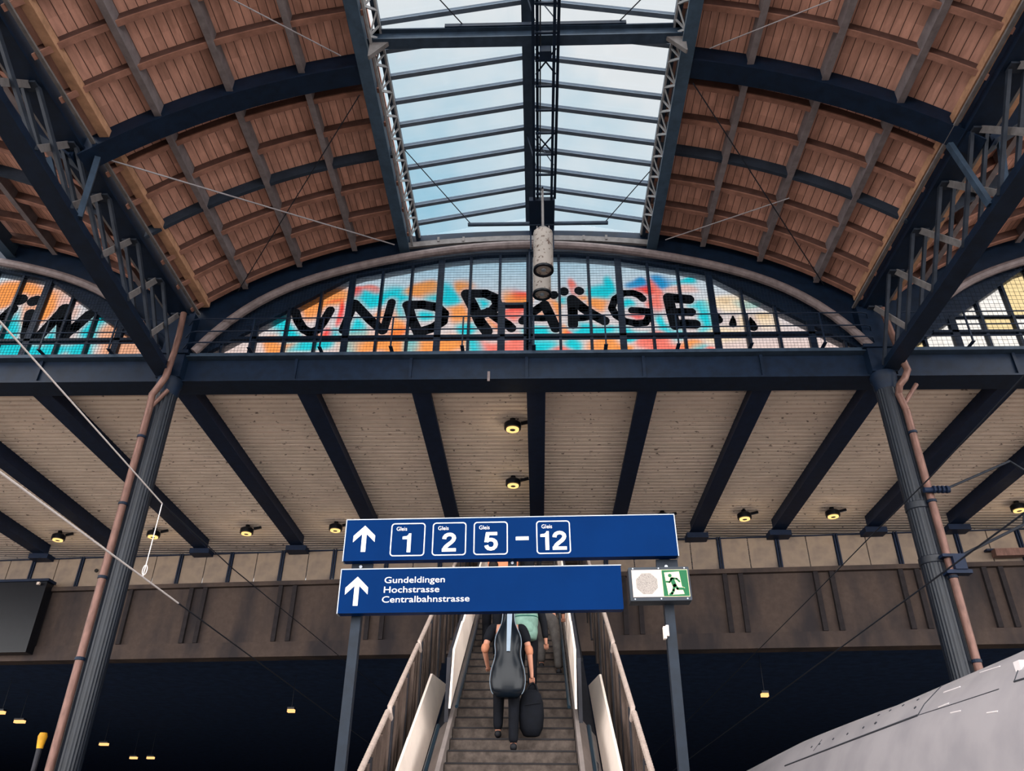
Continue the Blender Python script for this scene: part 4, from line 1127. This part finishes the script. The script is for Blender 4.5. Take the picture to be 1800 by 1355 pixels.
DST = {'1': [], '2': [(.115, .66), (.125, .75), (.18, .84), (.27, .89), (.36, .905), (.46, .88), (.54, .81), (.565, .70), (.53, .59), (.44, .48), (.30, .36), (.19, .25), (.14, .15), (.13, .08)],
       '5': [(.13, .50), (.22, .575), (.34, .595), (.45, .56), (.53, .48), (.56, .35), (.53, .22), (.44, .125), (.33, .10), (.22, .125), (.15, .20), (.125, .29)]}
def digit(m, c, ch, u0, v0, w, h):
    def T(p): return (u0 + (p[0] - 0.02) / 0.64 * w, v0 + p[1] * h)
    for pi_, poly in enumerate(DIG[ch]):
        i = len(m.v); m.v += [sign_xf(c, *T(p), 0.0412 + 0.0008 * pi_) for p in poly]
        if ch == '1': m.f += [(i, i + 1, i + 7, i + 8), (i + 1, i + 2, i + 3, i + 7), (i + 3, i + 4, i + 7), (i + 4, i + 5, i + 6, i + 7)]
        else: m.f.append(tuple(range(i, i + len(poly))))
    pts = DST[ch]; hw = 0.093
    if pts:
        i = len(m.v); n = len(pts)
        for k in range(n):
            a = pts[max(0, k - 1)]; b = pts[min(n - 1, k + 1)]
            dx, dy = b[0] - a[0], b[1] - a[1]; l = math.hypot(dx, dy)
            for e in (-1, 1): m.v.append(sign_xf(c, *T((pts[k][0] - e * dy / l * hw, pts[k][1] + e * dx / l * hw)), 0.0436))
        for k in range(n - 1): m.f.append((i + 2 * k, i + 2 * k + 1, i + 2 * k + 3, i + 2 * k + 2))
SY = 6.2
cU = (-0.22, SY, 3.877)
tu = thing('direction_sign', (cU[0], SY, 3.70), 'long blue sign with arrow and track numbers 1, 2, 5 to 12', 'sign', 'blue direction signs')
m = MB(); sign_poly(m, cU, rrect(-1.33, 1.33, -0.172, 0.172, 0.012), -0.04, 0.04); m.build('board', M_blue, tu)
m = MB(); sign_poly(m, cU, [(-1.335, 0.172), (1.335, 0.172), (1.335, 0.179), (-1.335, 0.179)], -0.042, 0.042); sign_poly(m, cU, [(-1.336, -0.174), (-1.329, -0.174), (-1.329, 0.174), (-1.336, 0.174)], -0.042, 0.042); sign_poly(m, cU, [(1.336, 0.174), (1.329, 0.174), (1.329, -0.174), (1.336, -0.174)], -0.042, 0.042); m.build('edge_trim', M_edge, tu)
def U(px): return (px - 897.5) * 0.00459
def V(px, py): return -(py - (948.7 - (px - 897.5) * 0.0166)) * 0.00483
m = MB(); arrow(m, cU, (U(641), V(641, 927.5)), V(641, 973.5), 0.088, 0.0412); m.build('arrow', M_white, tu)
for (a, b, num, n0, n1) in ((688, 748.5, '1', 709, 724), (761.5, 821, '2', 779, 803), (834, 894, '5', 852.5, 876.5), (944, 1003.5, '12', 951, 996)):
    mid = (a + b) / 2
    v1 = V(mid, 919.0); v0 = V(mid, 977.0)
    yy = 948.7 - (mid - 897.5) * 0.0166
    v1 = 0.138; v0 = -0.14
    m = MB(); sign_ring(m, cU, rrect(U(a), U(b), v0, v1, 0.028), rrect(U(a) + 0.0085, U(b) - 0.0085, v0 + 0.0085, v1 - 0.0085, 0.021), 0.0412)
    o = m.build('number_frame', M_white, tu)
    m = MB(); ux = U(n0); ch_h = 0.158
    wd_ = {'1': (U(724.5) - U(708.5)), '2': (U(803.5) - U(779)), '5': (U(803.5) - U(779))}
    for dgt in num:
        digit(m, cU, dgt, ux, -0.108, wd_[dgt], ch_h)
        ux += U(972) - U(951) if num == '12' else 0
    m.build('track_number', M_white, tu).parent = o
    o2 = sign_text(tu, cU, 'Gleis', U(a + 9.5), U(a + 28), 0.074, 0.034, 'track_word', M_white, bold=0.0); o2.parent = o
m = MB(); sign_poly(m, cU, [(U(908), V(919, 953)), (U(930.5), V(919, 953)), (U(930.5), V(919, 946.8)), (U(908), V(919, 946.8))], 0.0405, 0.0412); m.build('dash', M_white, tu)
cL = (-0.445, SY, 3.4575)
tl = thing('direction_sign', (cL[0], SY, 3.29), 'lower blue sign with arrow and three street names', 'sign', 'blue direction signs')
m = MB(); sign_poly(m, cL, rrect(-1.10, 1.10, -0.172, 0.172, 0.012), -0.04, 0.04); m.build('board', M_blue, tl)
m = MB(); sign_poly(m, cL, [(-1.105, 0.172), (1.105, 0.172), (1.105, 0.179), (-1.105, 0.179)], -0.042, 0.042); sign_poly(m, cL, [(-1.106, -0.174), (-1.099, -0.174), (-1.099, 0.174), (-1.106, 0.174)], -0.042, 0.042); m.build('edge_trim', M_edge, tl)
def U2(px): return (px - 846) * 0.00447
def V2(px, py): return -(py - (1038.5 - (px - 846) * 0.0135)) * 0.0045
m = MB(); arrow(m, cL, (U2(629.5), V2(629, 1016)), V2(627, 1067), 0.089, 0.0412); m.build('arrow', M_white, tl)
for (body, a, b, py) in (('Gundeldingen', 677.5, 783.5, 1027.5), ('Hochstrasse', 677.5, 774.5, 1044.5), ('Centralbahnstrasse', 675.5, 827.5, 1061.5)):
    sign_text(tl, cL, body, U2(a), U2(b), V2(676, py), 0.0485, 'street_name', M_white, bold=0.004)
m = MB(); m.box(-0.235, -0.165, SY + 0.035, SY + 0.07, 3.56, 3.76); m.build('back_bracket', M_post, tu)
m = MB(); m.path([(-0.2, SY + 0.02, 3.69), (-0.2, SY + 0.04, 3.69)], 0.012, 10); m.build('bolt', M_edge, tu)
for (px_, zt, lab) in ((-1.415, 4.0, 'grey square post carrying the left end of the blue signs'), (1.02, 4.0, 'grey square post carrying the right end of the blue signs')):
    t = thing('sign_post', (px_, SY + 0.1, 0.0), lab, 'post', 'sign posts')
    m = MB(); m.box(px_ - 0.037, px_ + 0.037, SY + 0.055, SY + 0.13, 0.0, zt); m.build('shaft', M_post, t)
    m = MB(); m.box(px_ - 0.12, px_ + 0.12, SY - 0.02, SY + 0.22, 0.0, 0.02); m.build('base_plate', M_post, t)
    m = MB(); m.box(px_ - 0.075, px_ + 0.095, SY + 0.035, SY + 0.06, 3.58, 3.72); m.build('bracket', M_post, t)
    m = MB(); m.path([(px_, SY + 0.025, 3.66), (px_, SY + 0.04, 3.66)], 0.013, 10); m.build('bolt', M_edge, t)
m = MB(); m.path([(0.985, SY + 0.03, 3.12), (0.985, SY + 0.03, 3.2)], 0.012, 8); m.box(0.955, 0.975, SY + 0.02, SY + 0.07, 3.1, 3.19)
tag(m.build('tag_plate', M_clad, loc=(0.97, SY + 0.05, 3.15)), 'small pale tag plate on the right sign post below the exit box', 'tag')
cE = (0.945, SY - 0.03, 3.492)
te = thing('exit_sign', (cE[0], SY, 3.37), 'boxed emergency exit sign with speaker plate and green running figure', 'sign')
m = MB(); sign_poly(m, cE, rrect(-0.235, 0.235, -0.128, 0.135, 0.008), -0.1, 0.03); m.build('housing', M_case, te)
m = MB(); sign_poly(m, cE, [(-0.212, -0.1), (0.018, -0.1), (0.018, 0.112), (-0.212, 0.112)], 0.029, 0.034); fp = m.build('face_plate', M_face, te)
m = MB(); sign_poly(m, cE, [(-0.1 + 0.088 * math.cos(PI / 8 + k * PI / 4), 0.004 + 0.088 * math.sin(PI / 8 + k * PI / 4)) for k in range(8)], 0.033, 0.036); m.build('speaker_grille', M_plate2, te).parent = fp
m = MB(); sign_poly(m, cE, [(0.018, -0.1), (0.222, -0.1), (0.222, 0.112), (0.018, 0.112)], 0.029, 0.0335); pb = m.build('pictogram_border', M_cream, te)
m = MB(); sign_poly(m, cE, [(0.022, -0.096), (0.218, -0.096), (0.218, 0.108), (0.022, 0.108)], 0.0335, 0.035); m.build('pictogram_field', M_green, te).parent = pb
def E_(p): return ((p[0] - 1485) * 0.000862 + 0.119, -(p[1] - 683) * 0.00088 + 0.004 + (p[0] - 1485) * 0.00002)
m = MB(); sign_poly(m, cE, [E_(p) for p in ((1393, 584), (1528, 580), (1540, 715), (1566, 728), (1545, 742), (1556, 782), (1412, 786))], 0.035, 0.0362); m.build('pictogram_door', M_cream, te).parent = pb
m = MB()
def cap2(pts, r):
    n = 8
    for i in range(len(pts) - 1):
        p = E_(pts[i]); q = E_(pts[i + 1]); a = math.atan2(q[1] - p[1], q[0] - p[0]); rr = r * 0.00087
        poly = [(q[0] + rr * math.cos(a - PI / 2 + PI * k / n), q[1] + rr * math.sin(a - PI / 2 + PI * k / n)) for k in range(n + 1)] + [(p[0] + rr * math.cos(a + PI / 2 + PI * k / n), p[1] + rr * math.sin(a + PI / 2 + PI * k / n)) for k in range(n + 1)]
        sign_poly(m, cE, poly, 0.0362, 0.0374)
cap2([(1442, 614), (1442.5, 614)], 16); cap2([(1458, 648), (1474, 700)], 19); cap2([(1455, 642), (1434, 672), (1408, 668)], 8); cap2([(1465, 640), (1500, 645), (1522, 670)], 8)
cap2([(1474, 700), (1462, 745), (1446, 772), (1430, 780)], 11); cap2([(1482, 702), (1498, 733), (1550, 735)], 11)
m.build('running_figure', M_green, te).parent = pb
m = MB()
for (uu, vv) in ((-0.2, 0.124), (0.0, 0.124), (0.2, 0.124), (-0.2, -0.115), (0.0, -0.115), (0.2, -0.115)):
    p = sign_xf(cE, uu, vv, 0.03); m.path([(p[0], p[1] - 0.004, p[2]), (p[0], p[1] + 0.004, p[2])], 0.006, 8)
m.build('screws', M_edge, te)

# ------------------------------------------------------------------ train
tr = thing('train', (3.75, 3.0, -0.75), 'pale grey rounded train standing at the platform on the right', 'train')
TC, TW = 3.75, 1.42
def train_ring(y):
    f = max(0.0, (y - 13.5) / 2.8)
    w = TW * (1 - 0.35 * f ** 2)
    zb = -0.35
    slope = float(np.interp(y, [4.9, 5.9, 7.0, 7.7, 9.2, 10.5, 12.9, 16.0], [0.3935, 0.397, 0.400, 0.409, 0.421, 0.418, 0.4095, 0.36]))
    def shape(zt):
        out = []
        n = 40
        for k in range(n):
            a = 2 * PI * k / n
            cx_, sz = math.cos(a), math.sin(a)
            x = TC + w * math.copysign(abs(cx_) ** 0.52, cx_)
            h = (zt - zb) / 2
            out.append((x, y, (zt + zb) / 2 + h * math.copysign(abs(sz) ** 0.6, sz)))
        return out
    lo, hi = 1.8, 3.4
    for _ in range(30):        # roof height from the measured slope of the roof line
        mid = (lo + hi) / 2
        if max((p[2] - 1.6) / p[0] for p in shape(mid)) > slope: hi = mid
        else: lo = mid
    return shape(lo)
ys = [-8, -4, 0, 2, 4, 5, 6, 7, 7.6, 8.2, 8.8, 9.4, 10, 10.6, 11.2, 11.8, 12.4, 13.0, 13.7, 14.4, 15.0, 15.6, 16.0]
rings = [train_ring(y) for y in ys]
last = np.array(rings[-1]).mean(0)
for f_, dy in ((0.85, 0.12), (0.5, 0.22), (0.15, 0.27)):
    rings.append([tuple(last + (np.array(p) - last) * f_ + np.array((0, dy, 0))) for p in rings[-1 if f_ == 0.85 else len(ys) - 1]])
m = MB(); m.loft(rings); body = m.build('body', M_train, tr, smooth=True, ang=60)
# seams follow the skin: pixels of the photo cast onto the body mesh
from mathutils.bvhtree import BVHTree
bv = BVHTree.FromPolygons([tuple(v) for v in m.v], [tuple(f) for f in m.f])
def on_train(px, py):
    d = Vector(tuple(ray(px, py))).normalized()
    h = bv.ray_cast(Vector(tuple(CAM)), d)
    return None if h[0] is None else (np.array(h[0]), np.array(h[1]))
def seam(pix, r, name, mt):
    pts = []
    for i in range(len(pix) - 1):
        for k in range(9):
            q = on_train(pix[i][0] + (pix[i + 1][0] - pix[i][0]) * k / 8, pix[i][1] + (pix[i + 1][1] - pix[i][1]) * k / 8)
            if q is not None: pts.append(q[0])
    if len(pts) > 2:
        mm = MB(); mm.path(pts, r, 6); mm.build(name, mt, tr, smooth=True)
seam([(1380, 1346), (1500, 1300), (1614, 1257)], 0.008, 'panel_seam', M_trainl)
seam([(1614, 1257), (1625, 1238), (1655, 1206)], 0.005, 'panel_seam', M_trainl)
seam([(1614, 1257), (1680, 1236), (1756, 1211)], 0.003, 'panel_seam', M_trainl)
seam([(1430, 1320), (1445, 1300)], 0.004, 'panel_seam', M_trainl)
seam([(1783, 1198), (1830, 1184)], 0.006, 'hatch_edge', M_trainl)
seam([(1783, 1198), (1792, 1172)], 0.004, 'hatch_edge', M_trainl)
for (px, py) in ((1465, 1299), (1490, 1290), (1518, 1279), (1540, 1271), (1565, 1249), (1588, 1240), (1609, 1244), (1614, 1230), (1539, 1271), (1427, 1313), (1441, 1308), (1545, 1257)):
    q = on_train(px, py)
    if q is not None:
        mm = MB(); mm.path([q[0] - q[1] * 0.005, q[0] + q[1] * 0.006], 0.012, 8); mm.build('rivet', M_trainl, tr)
for a, b in (((1723, 1182), (1758, 1171)), ((1659, 1217), (1688, 1207)), ((1650, 1243), (1668, 1236)), ((1671, 1253), (1689, 1249)), ((1735, 1253), (1754, 1250))):
    seam([a, b], 0.004, 'scuff_mark', M_white)
q = on_train(1795, 1172)
if q is not None:
    mm = MB(); p = q[0]; mm.box(p[0] - 0.02, p[0] + 0.06, p[1] - 0.03, p[1] + 0.03, p[2] - 0.02, p[2] + 0.03); mm.build('roof_fitting', M_white, tr)
mm = MB()
for yy in (-6, -1, 4, 8.5, 12.5): mm.path([(TC - 0.72, yy, -0.4), (TC + 0.72, yy, -0.4)], 0.32, 20)
mm.build('wheels', M_dark, tr)

# yellow sleeved stay beside the left column
p0 = onY(60, 1350, 14.3); p1 = onY(77, 1288, 14.3)
t = thing('cable_stay', (p0[0], p0[1], 0.0), 'yellow sleeved stay at the foot of the left column', 'stay')
m = MB(); m.path([(p0[0] - 0.25, p0[1], 0.0 - 0.7), tuple(p0), tuple(p1)], [0.03, 0.04, 0.05], 10); m.build('rod', M_slatd, t, smooth=True)
m = MB(); m.path([tuple(p0 + (p1 - p0) * 0.55), tuple(p0 + (p1 - p0) * 0.9), tuple(p1)], [0.05, 0.075, 0.055], 12); m.build('sleeve', M_yellow, t, smooth=True)

# ------------------------------------------------------------------ people
def skin(name, chains, mt, parent, lvl=2):
    """chains: lists of (point, radius); a chain whose first point repeats a known point joins there"""
    verts = []; rad = []; edges = []; roots = []; key = {}
    for ch in chains:
        prev = None
        for (p, r) in ch:
            kk = tuple(round(c, 4) for c in p)
            if kk in key: i = key[kk]
            else:
                i = len(verts); verts.append(p); rad.append(r if hasattr(r, '__len__') else (r, r)); key[kk] = i
                if prev is None: roots.append(i)
            if prev is not None and prev != i: edges.append((prev, i))
            prev = i
    o_loc = WORLD[parent.name]
    me = bpy.data.meshes.new(name)
    me.from_pydata([tuple(np.array(v) - o_loc) for v in verts], edges, [])
    o = bpy.data.objects.new(name, me); C.objects.link(o); o.parent = parent
    sm = o.modifiers.new('skin', 'SKIN')
    sm.use_smooth_shade = True
    if not me.skin_vertices: me.skin_vertices.new()
    for i, d in enumerate(me.skin_vertices[0].data):
        d.radius = rad[i]; d.use_root = i in roots
    ss = o.modifiers.new('sub', 'SUBSURF'); ss.levels = lvl; ss.render_levels = lvl
    me.materials.append(mt)
    WORLD[o.name] = o_loc
    return o
def lerp(a, b, t): return tuple(np.array(a) * (1 - t) + np.array(b) * t)
def person(base, label, J, jacket, trousers, hair_m, sleeve=None, sleeve_to=1.0, upper=None, coat_len=0.0, hair_long=False, H=1.0):
    t = thing('person', base, label, 'person')
    B = np.array(base)
    P = {k: tuple(B + np.array(v) * H) for k, v in J.items()}
    hd = np.array(P['head']); fw = np.array((0, 1, 0))
    ch = [[(P['pelvis'], (0.12, 0.10)), (P['spine'], (0.115, 0.09)), (P['chest'], (0.13, 0.10)), (P['neck'], 0.055), (lerp(P['neck'], P['head'], 0.45), 0.055), (tuple(hd - (0, 0, 0.05)), 0.082), (tuple(hd + (0, 0, 0.03)), 0.09), (tuple(hd + (0, 0, 0.1)), 0.06)]]
    for s in ('l', 'r'):
        ch.append([(P['chest'], 0.12), (P['sh' + s], 0.055), (P['el' + s], 0.042), (P['wr' + s], 0.028), (P['ha' + s], (0.036, 0.022))])
        ch.append([(P['pelvis'], 0.12), (P['hi' + s], 0.085), (P['kn' + s], 0.058), (P['an' + s], 0.04), (P['to' + s], 0.035)])
        w = np.array(P['wr' + s]); h = np.array(P['ha' + s]); d = (h - w) / np.linalg.norm(h - w)
        sd = np.cross(d, fw); sd = sd / max(1e-6, np.linalg.norm(sd)); n2 = np.cross(sd, d)
        for i, (off, ln) in enumerate(((-0.028, 0.06), (-0.010, 0.072), (0.009, 0.068), (0.027, 0.054))):
            b0 = h + sd * off
            ch.append([(tuple(b0 - d * 0.02), 0.009), (tuple(b0 + d * ln * 0.5), 0.0085), (tuple(b0 + d * ln * 0.8 + n2 * ln * 0.3), 0.008), (tuple(b0 + d * ln * 0.75 + n2 * ln * 0.6), 0.0075)])
        tb = w + d * 0.035 + n2 * 0.012
        ch.append([(tuple(tb), 0.011), (tuple(tb + n2 * 0.035 + d * 0.025), 0.010), (tuple(tb + n2 * 0.045 + d * 0.055), 0.009)])
    # nose and ears as small rooted chains
    ch.append([(tuple(hd + (0, 0.07, 0.0)), 0.016), (tuple(hd + (0, 0.108, -0.02)), 0.013)])
    for s in (-1, 1): ch.append([(tuple(hd + (s * 0.075, 0.0, 0.01)), 0.014), (tuple(hd + (s * 0.094, -0.005, -0.02)), 0.014)])
    skin('body', ch, M_skin, t)
    for s in (-1, 1):
        m = MB(); e = hd + np.array((s * 0.033, 0.083, 0.02)); m.lathe(tuple(e - (0, 0, 0.009)), [(0.001, 0), (0.008, 0.003), (0.011, 0.009), (0.008, 0.015), (0.001, 0.018)], 10); m.build('eye', M_eye, t, smooth=True)
    # jacket
    jc = [[(tuple(np.array(P['pelvis']) - (0, 0, coat_len)), (0.165, 0.13)), (P['pelvis'], (0.16, 0.125)), (P['spine'], (0.155, 0.125)), (P['chest'], (0.17, 0.13)), (lerp(P['chest'], P['neck'], 0.75), (0.09, 0.08)), (lerp(P['chest'], P['neck'], 1.0), 0.075)]]
    if coat_len == 0: jc[0] = jc[0][1:]
    skin('jacket', jc, jacket, t)
    for s in ('l', 'r'):
        we = lerp(P['el' + s], P['wr' + s], sleeve_to * 0.95) if sleeve_to > 0 else P['el' + s]
        if upper:
            mid = lerp(P['sh' + s], P['el' + s], 0.72)
            skin('sleeve', [[(lerp(P['chest'], P['sh' + s], 0.55), 0.08), (P['sh' + s], 0.08), (lerp(P['sh' + s], P['el' + s], 0.36), 0.076), (mid, 0.07)]], jacket, t)
            skin('rolled_sleeve', [[(mid, 0.062), (P['el' + s], 0.058), (we, 0.045)]], sleeve, t)
        else: skin('sleeve', [[(lerp(P['chest'], P['sh' + s], 0.55), 0.08), (P['sh' + s], 0.078), (lerp(P['sh' + s], P['el' + s], 0.5), 0.068), (P['el' + s], 0.06), (we, 0.046)]], sleeve or jacket, t)
    tc_ = [[(P['pelvis'], (0.15, 0.12)), (lerp(P['pelvis'], P['hil'], 0.6), 0.12)]]
    for s in ('l', 'r'):
        tc_.append([(P['pelvis'], 0.14), (P['hi' + s], 0.105), (lerp(P['hi' + s], P['kn' + s], 0.5), 0.09), (P['kn' + s], 0.076), (lerp(P['kn' + s], P['an' + s], 1.05), 0.062)])
    skin('trousers', tc_, trousers, t)
    for s in ('l', 'r'):
        a = np.array(P['an' + s]); b = np.array(P['to' + s])
        skin('shoe', [[(tuple(a + (0, -0.04, -0.05)), 0.045), (tuple(lerp(a, b, 0.5) - np.array((0, 0, 0.02))), 0.048), (tuple(b), 0.04)]], M_shoe, t)
    hc = [[(tuple(hd + (0, -0.03, -0.04)), 0.078), (tuple(hd + (0, -0.025, 0.04)), 0.1), (tuple(hd + (0, -0.01, 0.1)), 0.075)]]
    if hair_long: hc[0] = [(tuple(hd + (0, -0.07, -0.22)), (0.075, 0.04)), (tuple(hd + (0, -0.05, -0.12)), 0.085)] + hc[0]
    skin('hair', hc, hair_m, t)
    return t
# local joints: x right, y forward (up the stairs), z up, feet on steps
J1 = dict(pelvis=(0, 0.05, 1.0), spine=(0, 0.1, 1.17), chest=(0, 0.15, 1.37), neck=(0, 0.19, 1.52), head=(0, 0.23, 1.66),
          shl=(-0.19, 0.13, 1.44), ell=(-0.275, 0.06, 1.16), wrl=(-0.25, 0.26, 1.02), hal=(-0.24, 0.33, 0.98),
          shr=(0.19, 0.13, 1.44), elr=(0.275, 0.1, 1.14), wrr=(0.30, 0.12, 0.90), har=(0.305, 0.13, 0.82),
          hil=(-0.09, 0.05, 0.95), knl=(-0.1, 0.24, 0.6), anl=(-0.1, 0.16, 0.165 + 0.09), tol=(-0.1, 0.3, 0.165 + 0.045),
          hir=(0.09, 0.05, 0.95), knr=(0.09, 0.06, 0.52), anr=(0.09, -0.06, 0.09), tor=(0.09, 0.08, 0.045))
k17 = 17; b1 = (-0.40, YS + GO * 17 + 0.12, RI * 17)
person(b1, 'person in black climbing the stairs, carrying a cello case and a dark bag', J1, M_navy, M_navy, M_hair, sleeve=M_tan, sleeve_to=0.25, upper=True, H=1.05)
J2 = dict(J1)
J2.update(dict(pelvis=(0.06, 0.05, 0.98), spine=(0.03, 0.1, 1.15), chest=(0.0, 0.16, 1.35), neck=(-0.01, 0.2, 1.5), head=(-0.02, 0.25, 1.64),
               hir=(0.15, 0.05, 0.93), knr=(0.22, 0.0, 0.52), anr=(0.24, -0.16, 0.09), tor=(0.25, -0.02, 0.045), hil=(-0.03, 0.05, 0.93), knl=(-0.02, 0.24, 0.58), anl=(-0.03, 0.2, 0.255), tol=(-0.03, 0.34, 0.21),
               elr=(0.33, 0.02, 1.2), wrr=(0.34, 0.14, 1.0), har=(0.34, 0.19, 0.94)))
b2 = (-0.17, YS + GO * 22 + 0.14, RI * 22)
person(b2, 'dark dressed person wearing a mint green backpack, just ahead of the cello carrier', J1, M_char, M_navy, M_hairb, H=0.95)
b6 = (0.08, YS + GO * 25 + 0.2, RI * 25)
person(b6, 'person in grey trousers, rightmost of the climbers, right of the mint backpack', J2, M_char, M_khaki, M_hair, H=0.97)
J3 = dict(J1)
J3.update(dict(elr=(0.24, 0.0, 1.15), wrr=(0.23, 0.1, 0.92), har=(0.23, 0.13, 0.84)))
b3 = (-0.76, YS + GO * 27 + 0.12, RI * 27)
person(b3, 'dark dressed person with salmon sleeves left of the cello case, mostly behind the lower sign', J3, M_navy, M_navy, M_hair, sleeve=M_salmon, sleeve_to=0.9, H=0.97)
b4 = (-0.66, YS + GO * 34 + 0.12, RI * 34)
person(b4, 'person in an orange top seen between the two blue signs', J3, M_orange, M_char, M_hairb, hair_long=True, H=0.97)
b5 = (-0.2, YS + GO * 35 + 0.12, RI * 35)
person(b5, 'person in a dark coat seen between the two blue signs, right of the orange top', J3, M_char, M_char, M_hair, coat_len=0.25, H=1.0)

# cello case on the back of the first person
def case_ring(z, w, d, cx_, cy_, lean):
    n = 28; out = []
    for k in range(n):
        a = 2 * PI * k / n
        x = w * math.copysign(abs(math.cos(a)) ** 0.8, math.cos(a)); y = d * math.copysign(abs(math.sin(a)) ** 0.8, math.sin(a))
        out.append((cx_ + x, cy_ + y + lean * z, z))
    return out
ct = thing('cello_case', (b1[0], b1[1] - 0.2, b1[2] + 0.6), 'glossy black cello case with a pale strap on a climbing person\'s back', 'case')
cz = b1[2] + 0.58
prof = [(0.0, 0.12, 0.05), (0.02, 0.17, 0.09), (0.08, 0.215, 0.115), (0.2, 0.235, 0.13), (0.34, 0.22, 0.135), (0.47, 0.175, 0.13), (0.56, 0.165, 0.128), (0.66, 0.18, 0.125), (0.76, 0.17, 0.115), (0.86, 0.12, 0.10), (0.94, 0.085, 0.085), (1.05, 0.075, 0.08), (1.18, 0.07, 0.075), (1.28, 0.065, 0.07), (1.33, 0.04, 0.04)]
zz = np.linspace(0, 1.33, 60); ww = np.interp(zz, [p[0] for p in prof], [p[1] for p in prof]); dd = np.interp(zz, [p[0] for p in prof], [p[2] for p in prof])
kern = np.array([1, 2, 3, 2, 1]) / 9.0
ww = np.convolve(np.pad(ww, 2, 'edge'), kern, 'valid'); dd = np.convolve(np.pad(dd, 2, 'edge'), kern, 'valid')
ccx, ccy, lean = b1[0] + 0.02, b1[1] - 0.17 - 0.11 * 3.4, 0.11
m = MB(); m.loft([case_ring(cz + z, w * 0.93, d, ccx, ccy, lean) for z, w, d in zip(zz, ww, dd)]); m.build('shell', M_gloss, ct, smooth=True, ang=60)
for s in (-1, 1):
    m = MB(); m.path([(ccx + s * (w * 0.93 + 0.004), ccy + lean * (cz + z) - 0.02, cz + z) for z, w in list(zip(zz, ww))[2:56]], 0.0045, 6); m.build('rim_seam', M_strap, ct, smooth=True)
m = MB()
pts = [(ccx + 0.0 + 0.02 * (z / 1.2), ccy + lean * (cz + z) - d - 0.012, cz + z) for z, d in list(zip(zz, dd))[24:58]]
for i in range(len(pts) - 1): m.bar(pts[i], pts[i + 1], 0.045 + 0.001 * i, 0.012, up=(0, 1, 0))
m.build('strap', M_strap, ct)
m = MB(); p = pts[-11]; m.box(p[0] - 0.06, p[0] + 0.03, p[1] - 0.018, p[1] - 0.008, p[2] - 0.02, p[2] + 0.02); m.build('label_tag', M_white, ct)
# dark bag in the right hand
bgx, bgy, bgz = b1[0] + 0.33, b1[1] + 0.13, b1[2] + 0.78
bt = thing('carry_bag', (bgx, bgy, bgz - 0.6), 'dark soft bag held in the right hand of the cello carrier', 'bag')
m = MB(); rg = []
for (z, w, d) in ((-0.60, 0.06, 0.03), (-0.585, 0.1, 0.07), (-0.5, 0.145, 0.1), (-0.35, 0.16, 0.11), (-0.2, 0.15, 0.1), (-0.1, 0.12, 0.08), (-0.05, 0.07, 0.04)):
    rg.append(case_ring(bgz + z, w, d, bgx - 0.02, bgy, 0.0))
m.loft(rg); m.build('pouch', M_navy, bt, smooth=True, ang=70)
for e in (-0.03, 0.03):
    m = MB(); m.path([(bgx - 0.1, bgy + e, bgz - 0.1), (bgx - 0.05, bgy + e, bgz + 0.0), (bgx, bgy + e * 0.4, bgz + 0.035), (bgx + 0.04, bgy + e, bgz - 0.0), (bgx + 0.07, bgy + e, bgz - 0.09)], 0.011, 8); m.build('handle', M_char, bt, smooth=True)
m = MB(); m.path([(bgx - 0.1, bgy - 0.112, bgz - 0.25), (bgx + 0.1, bgy - 0.112, bgz - 0.22)], 0.006, 6); m.build('zip', M_char, bt)
# mint backpack on the second person
pkx, pky, pkz = b2[0] + 0.0, b2[1] - 0.13, b2[2] + 0.80
pt = thing('backpack', (pkx, pky, pkz), 'mint green hiking backpack on the back of the second climber', 'backpack')
m = MB(); rg = []
for (z, w, d) in ((0.0, 0.1, 0.08), (0.02, 0.15, 0.12), (0.12, 0.17, 0.14), (0.2, 0.165, 0.13), (0.25, 0.175, 0.145), (0.36, 0.175, 0.14), (0.42, 0.165, 0.13), (0.47, 0.17, 0.14), (0.54, 0.16, 0.12), (0.58, 0.1, 0.06)):
    rg.append(case_ring(pkz + z - 0.02, w, d, pkx, pky + 0.12 * (z - 0.3), 0.0))
m.loft(rg); m.build('sack', M_mint, pt, smooth=True, ang=70)
m = MB(); m.loft([case_ring(pkz + dz, w, d, pkx, pky - 0.06 + 0.12 * (dz - 0.3), 0.0) for dz, w, d in ((0.06, 0.09, 0.06), (0.09, 0.12, 0.09), (0.2, 0.12, 0.10), (0.25, 0.08, 0.08))]); m.build('front_pocket', M_mint, pt, smooth=True, ang=70)
for zc in (0.31, 0.44):
    m = MB(); m.loft([case_ring(pkz + zc + dz, w, d, pkx, pky + 0.12 * (zc - 0.3), 0.0) for dz, w, d in ((-0.012, 0.172, 0.138), (0.0, 0.178, 0.146), (0.012, 0.172, 0.138))]); m.build('compression_strap', M_mintd, pt, smooth=True)
m = MB(); m.path([(pkx + 0.08, pky - 0.06, pkz + 0.56), (pkx + 0.13, pky - 0.08, pkz + 0.54), (pkx + 0.165, pky - 0.06, pkz + 0.44)], [0.04, 0.05, 0.03], 10); m.build('rolled_cloth', M_clad, pt, smooth=True)
for s in (-1, 1):
    m = MB(); m.path([(pkx + s * 0.08, pky + 0.09, pkz + 0.05), (pkx + s * 0.13, pky + 0.18, pkz + 0.12), (pkx + s * 0.14, pky + 0.36, pkz + 0.33), (pkx + s * 0.11, pky + 0.26, pkz + 0.5), (pkx + s * 0.07, pky + 0.13, pkz + 0.5)], 0.02, 8); m.build('shoulder_strap', M_mintd, pt, smooth=True)
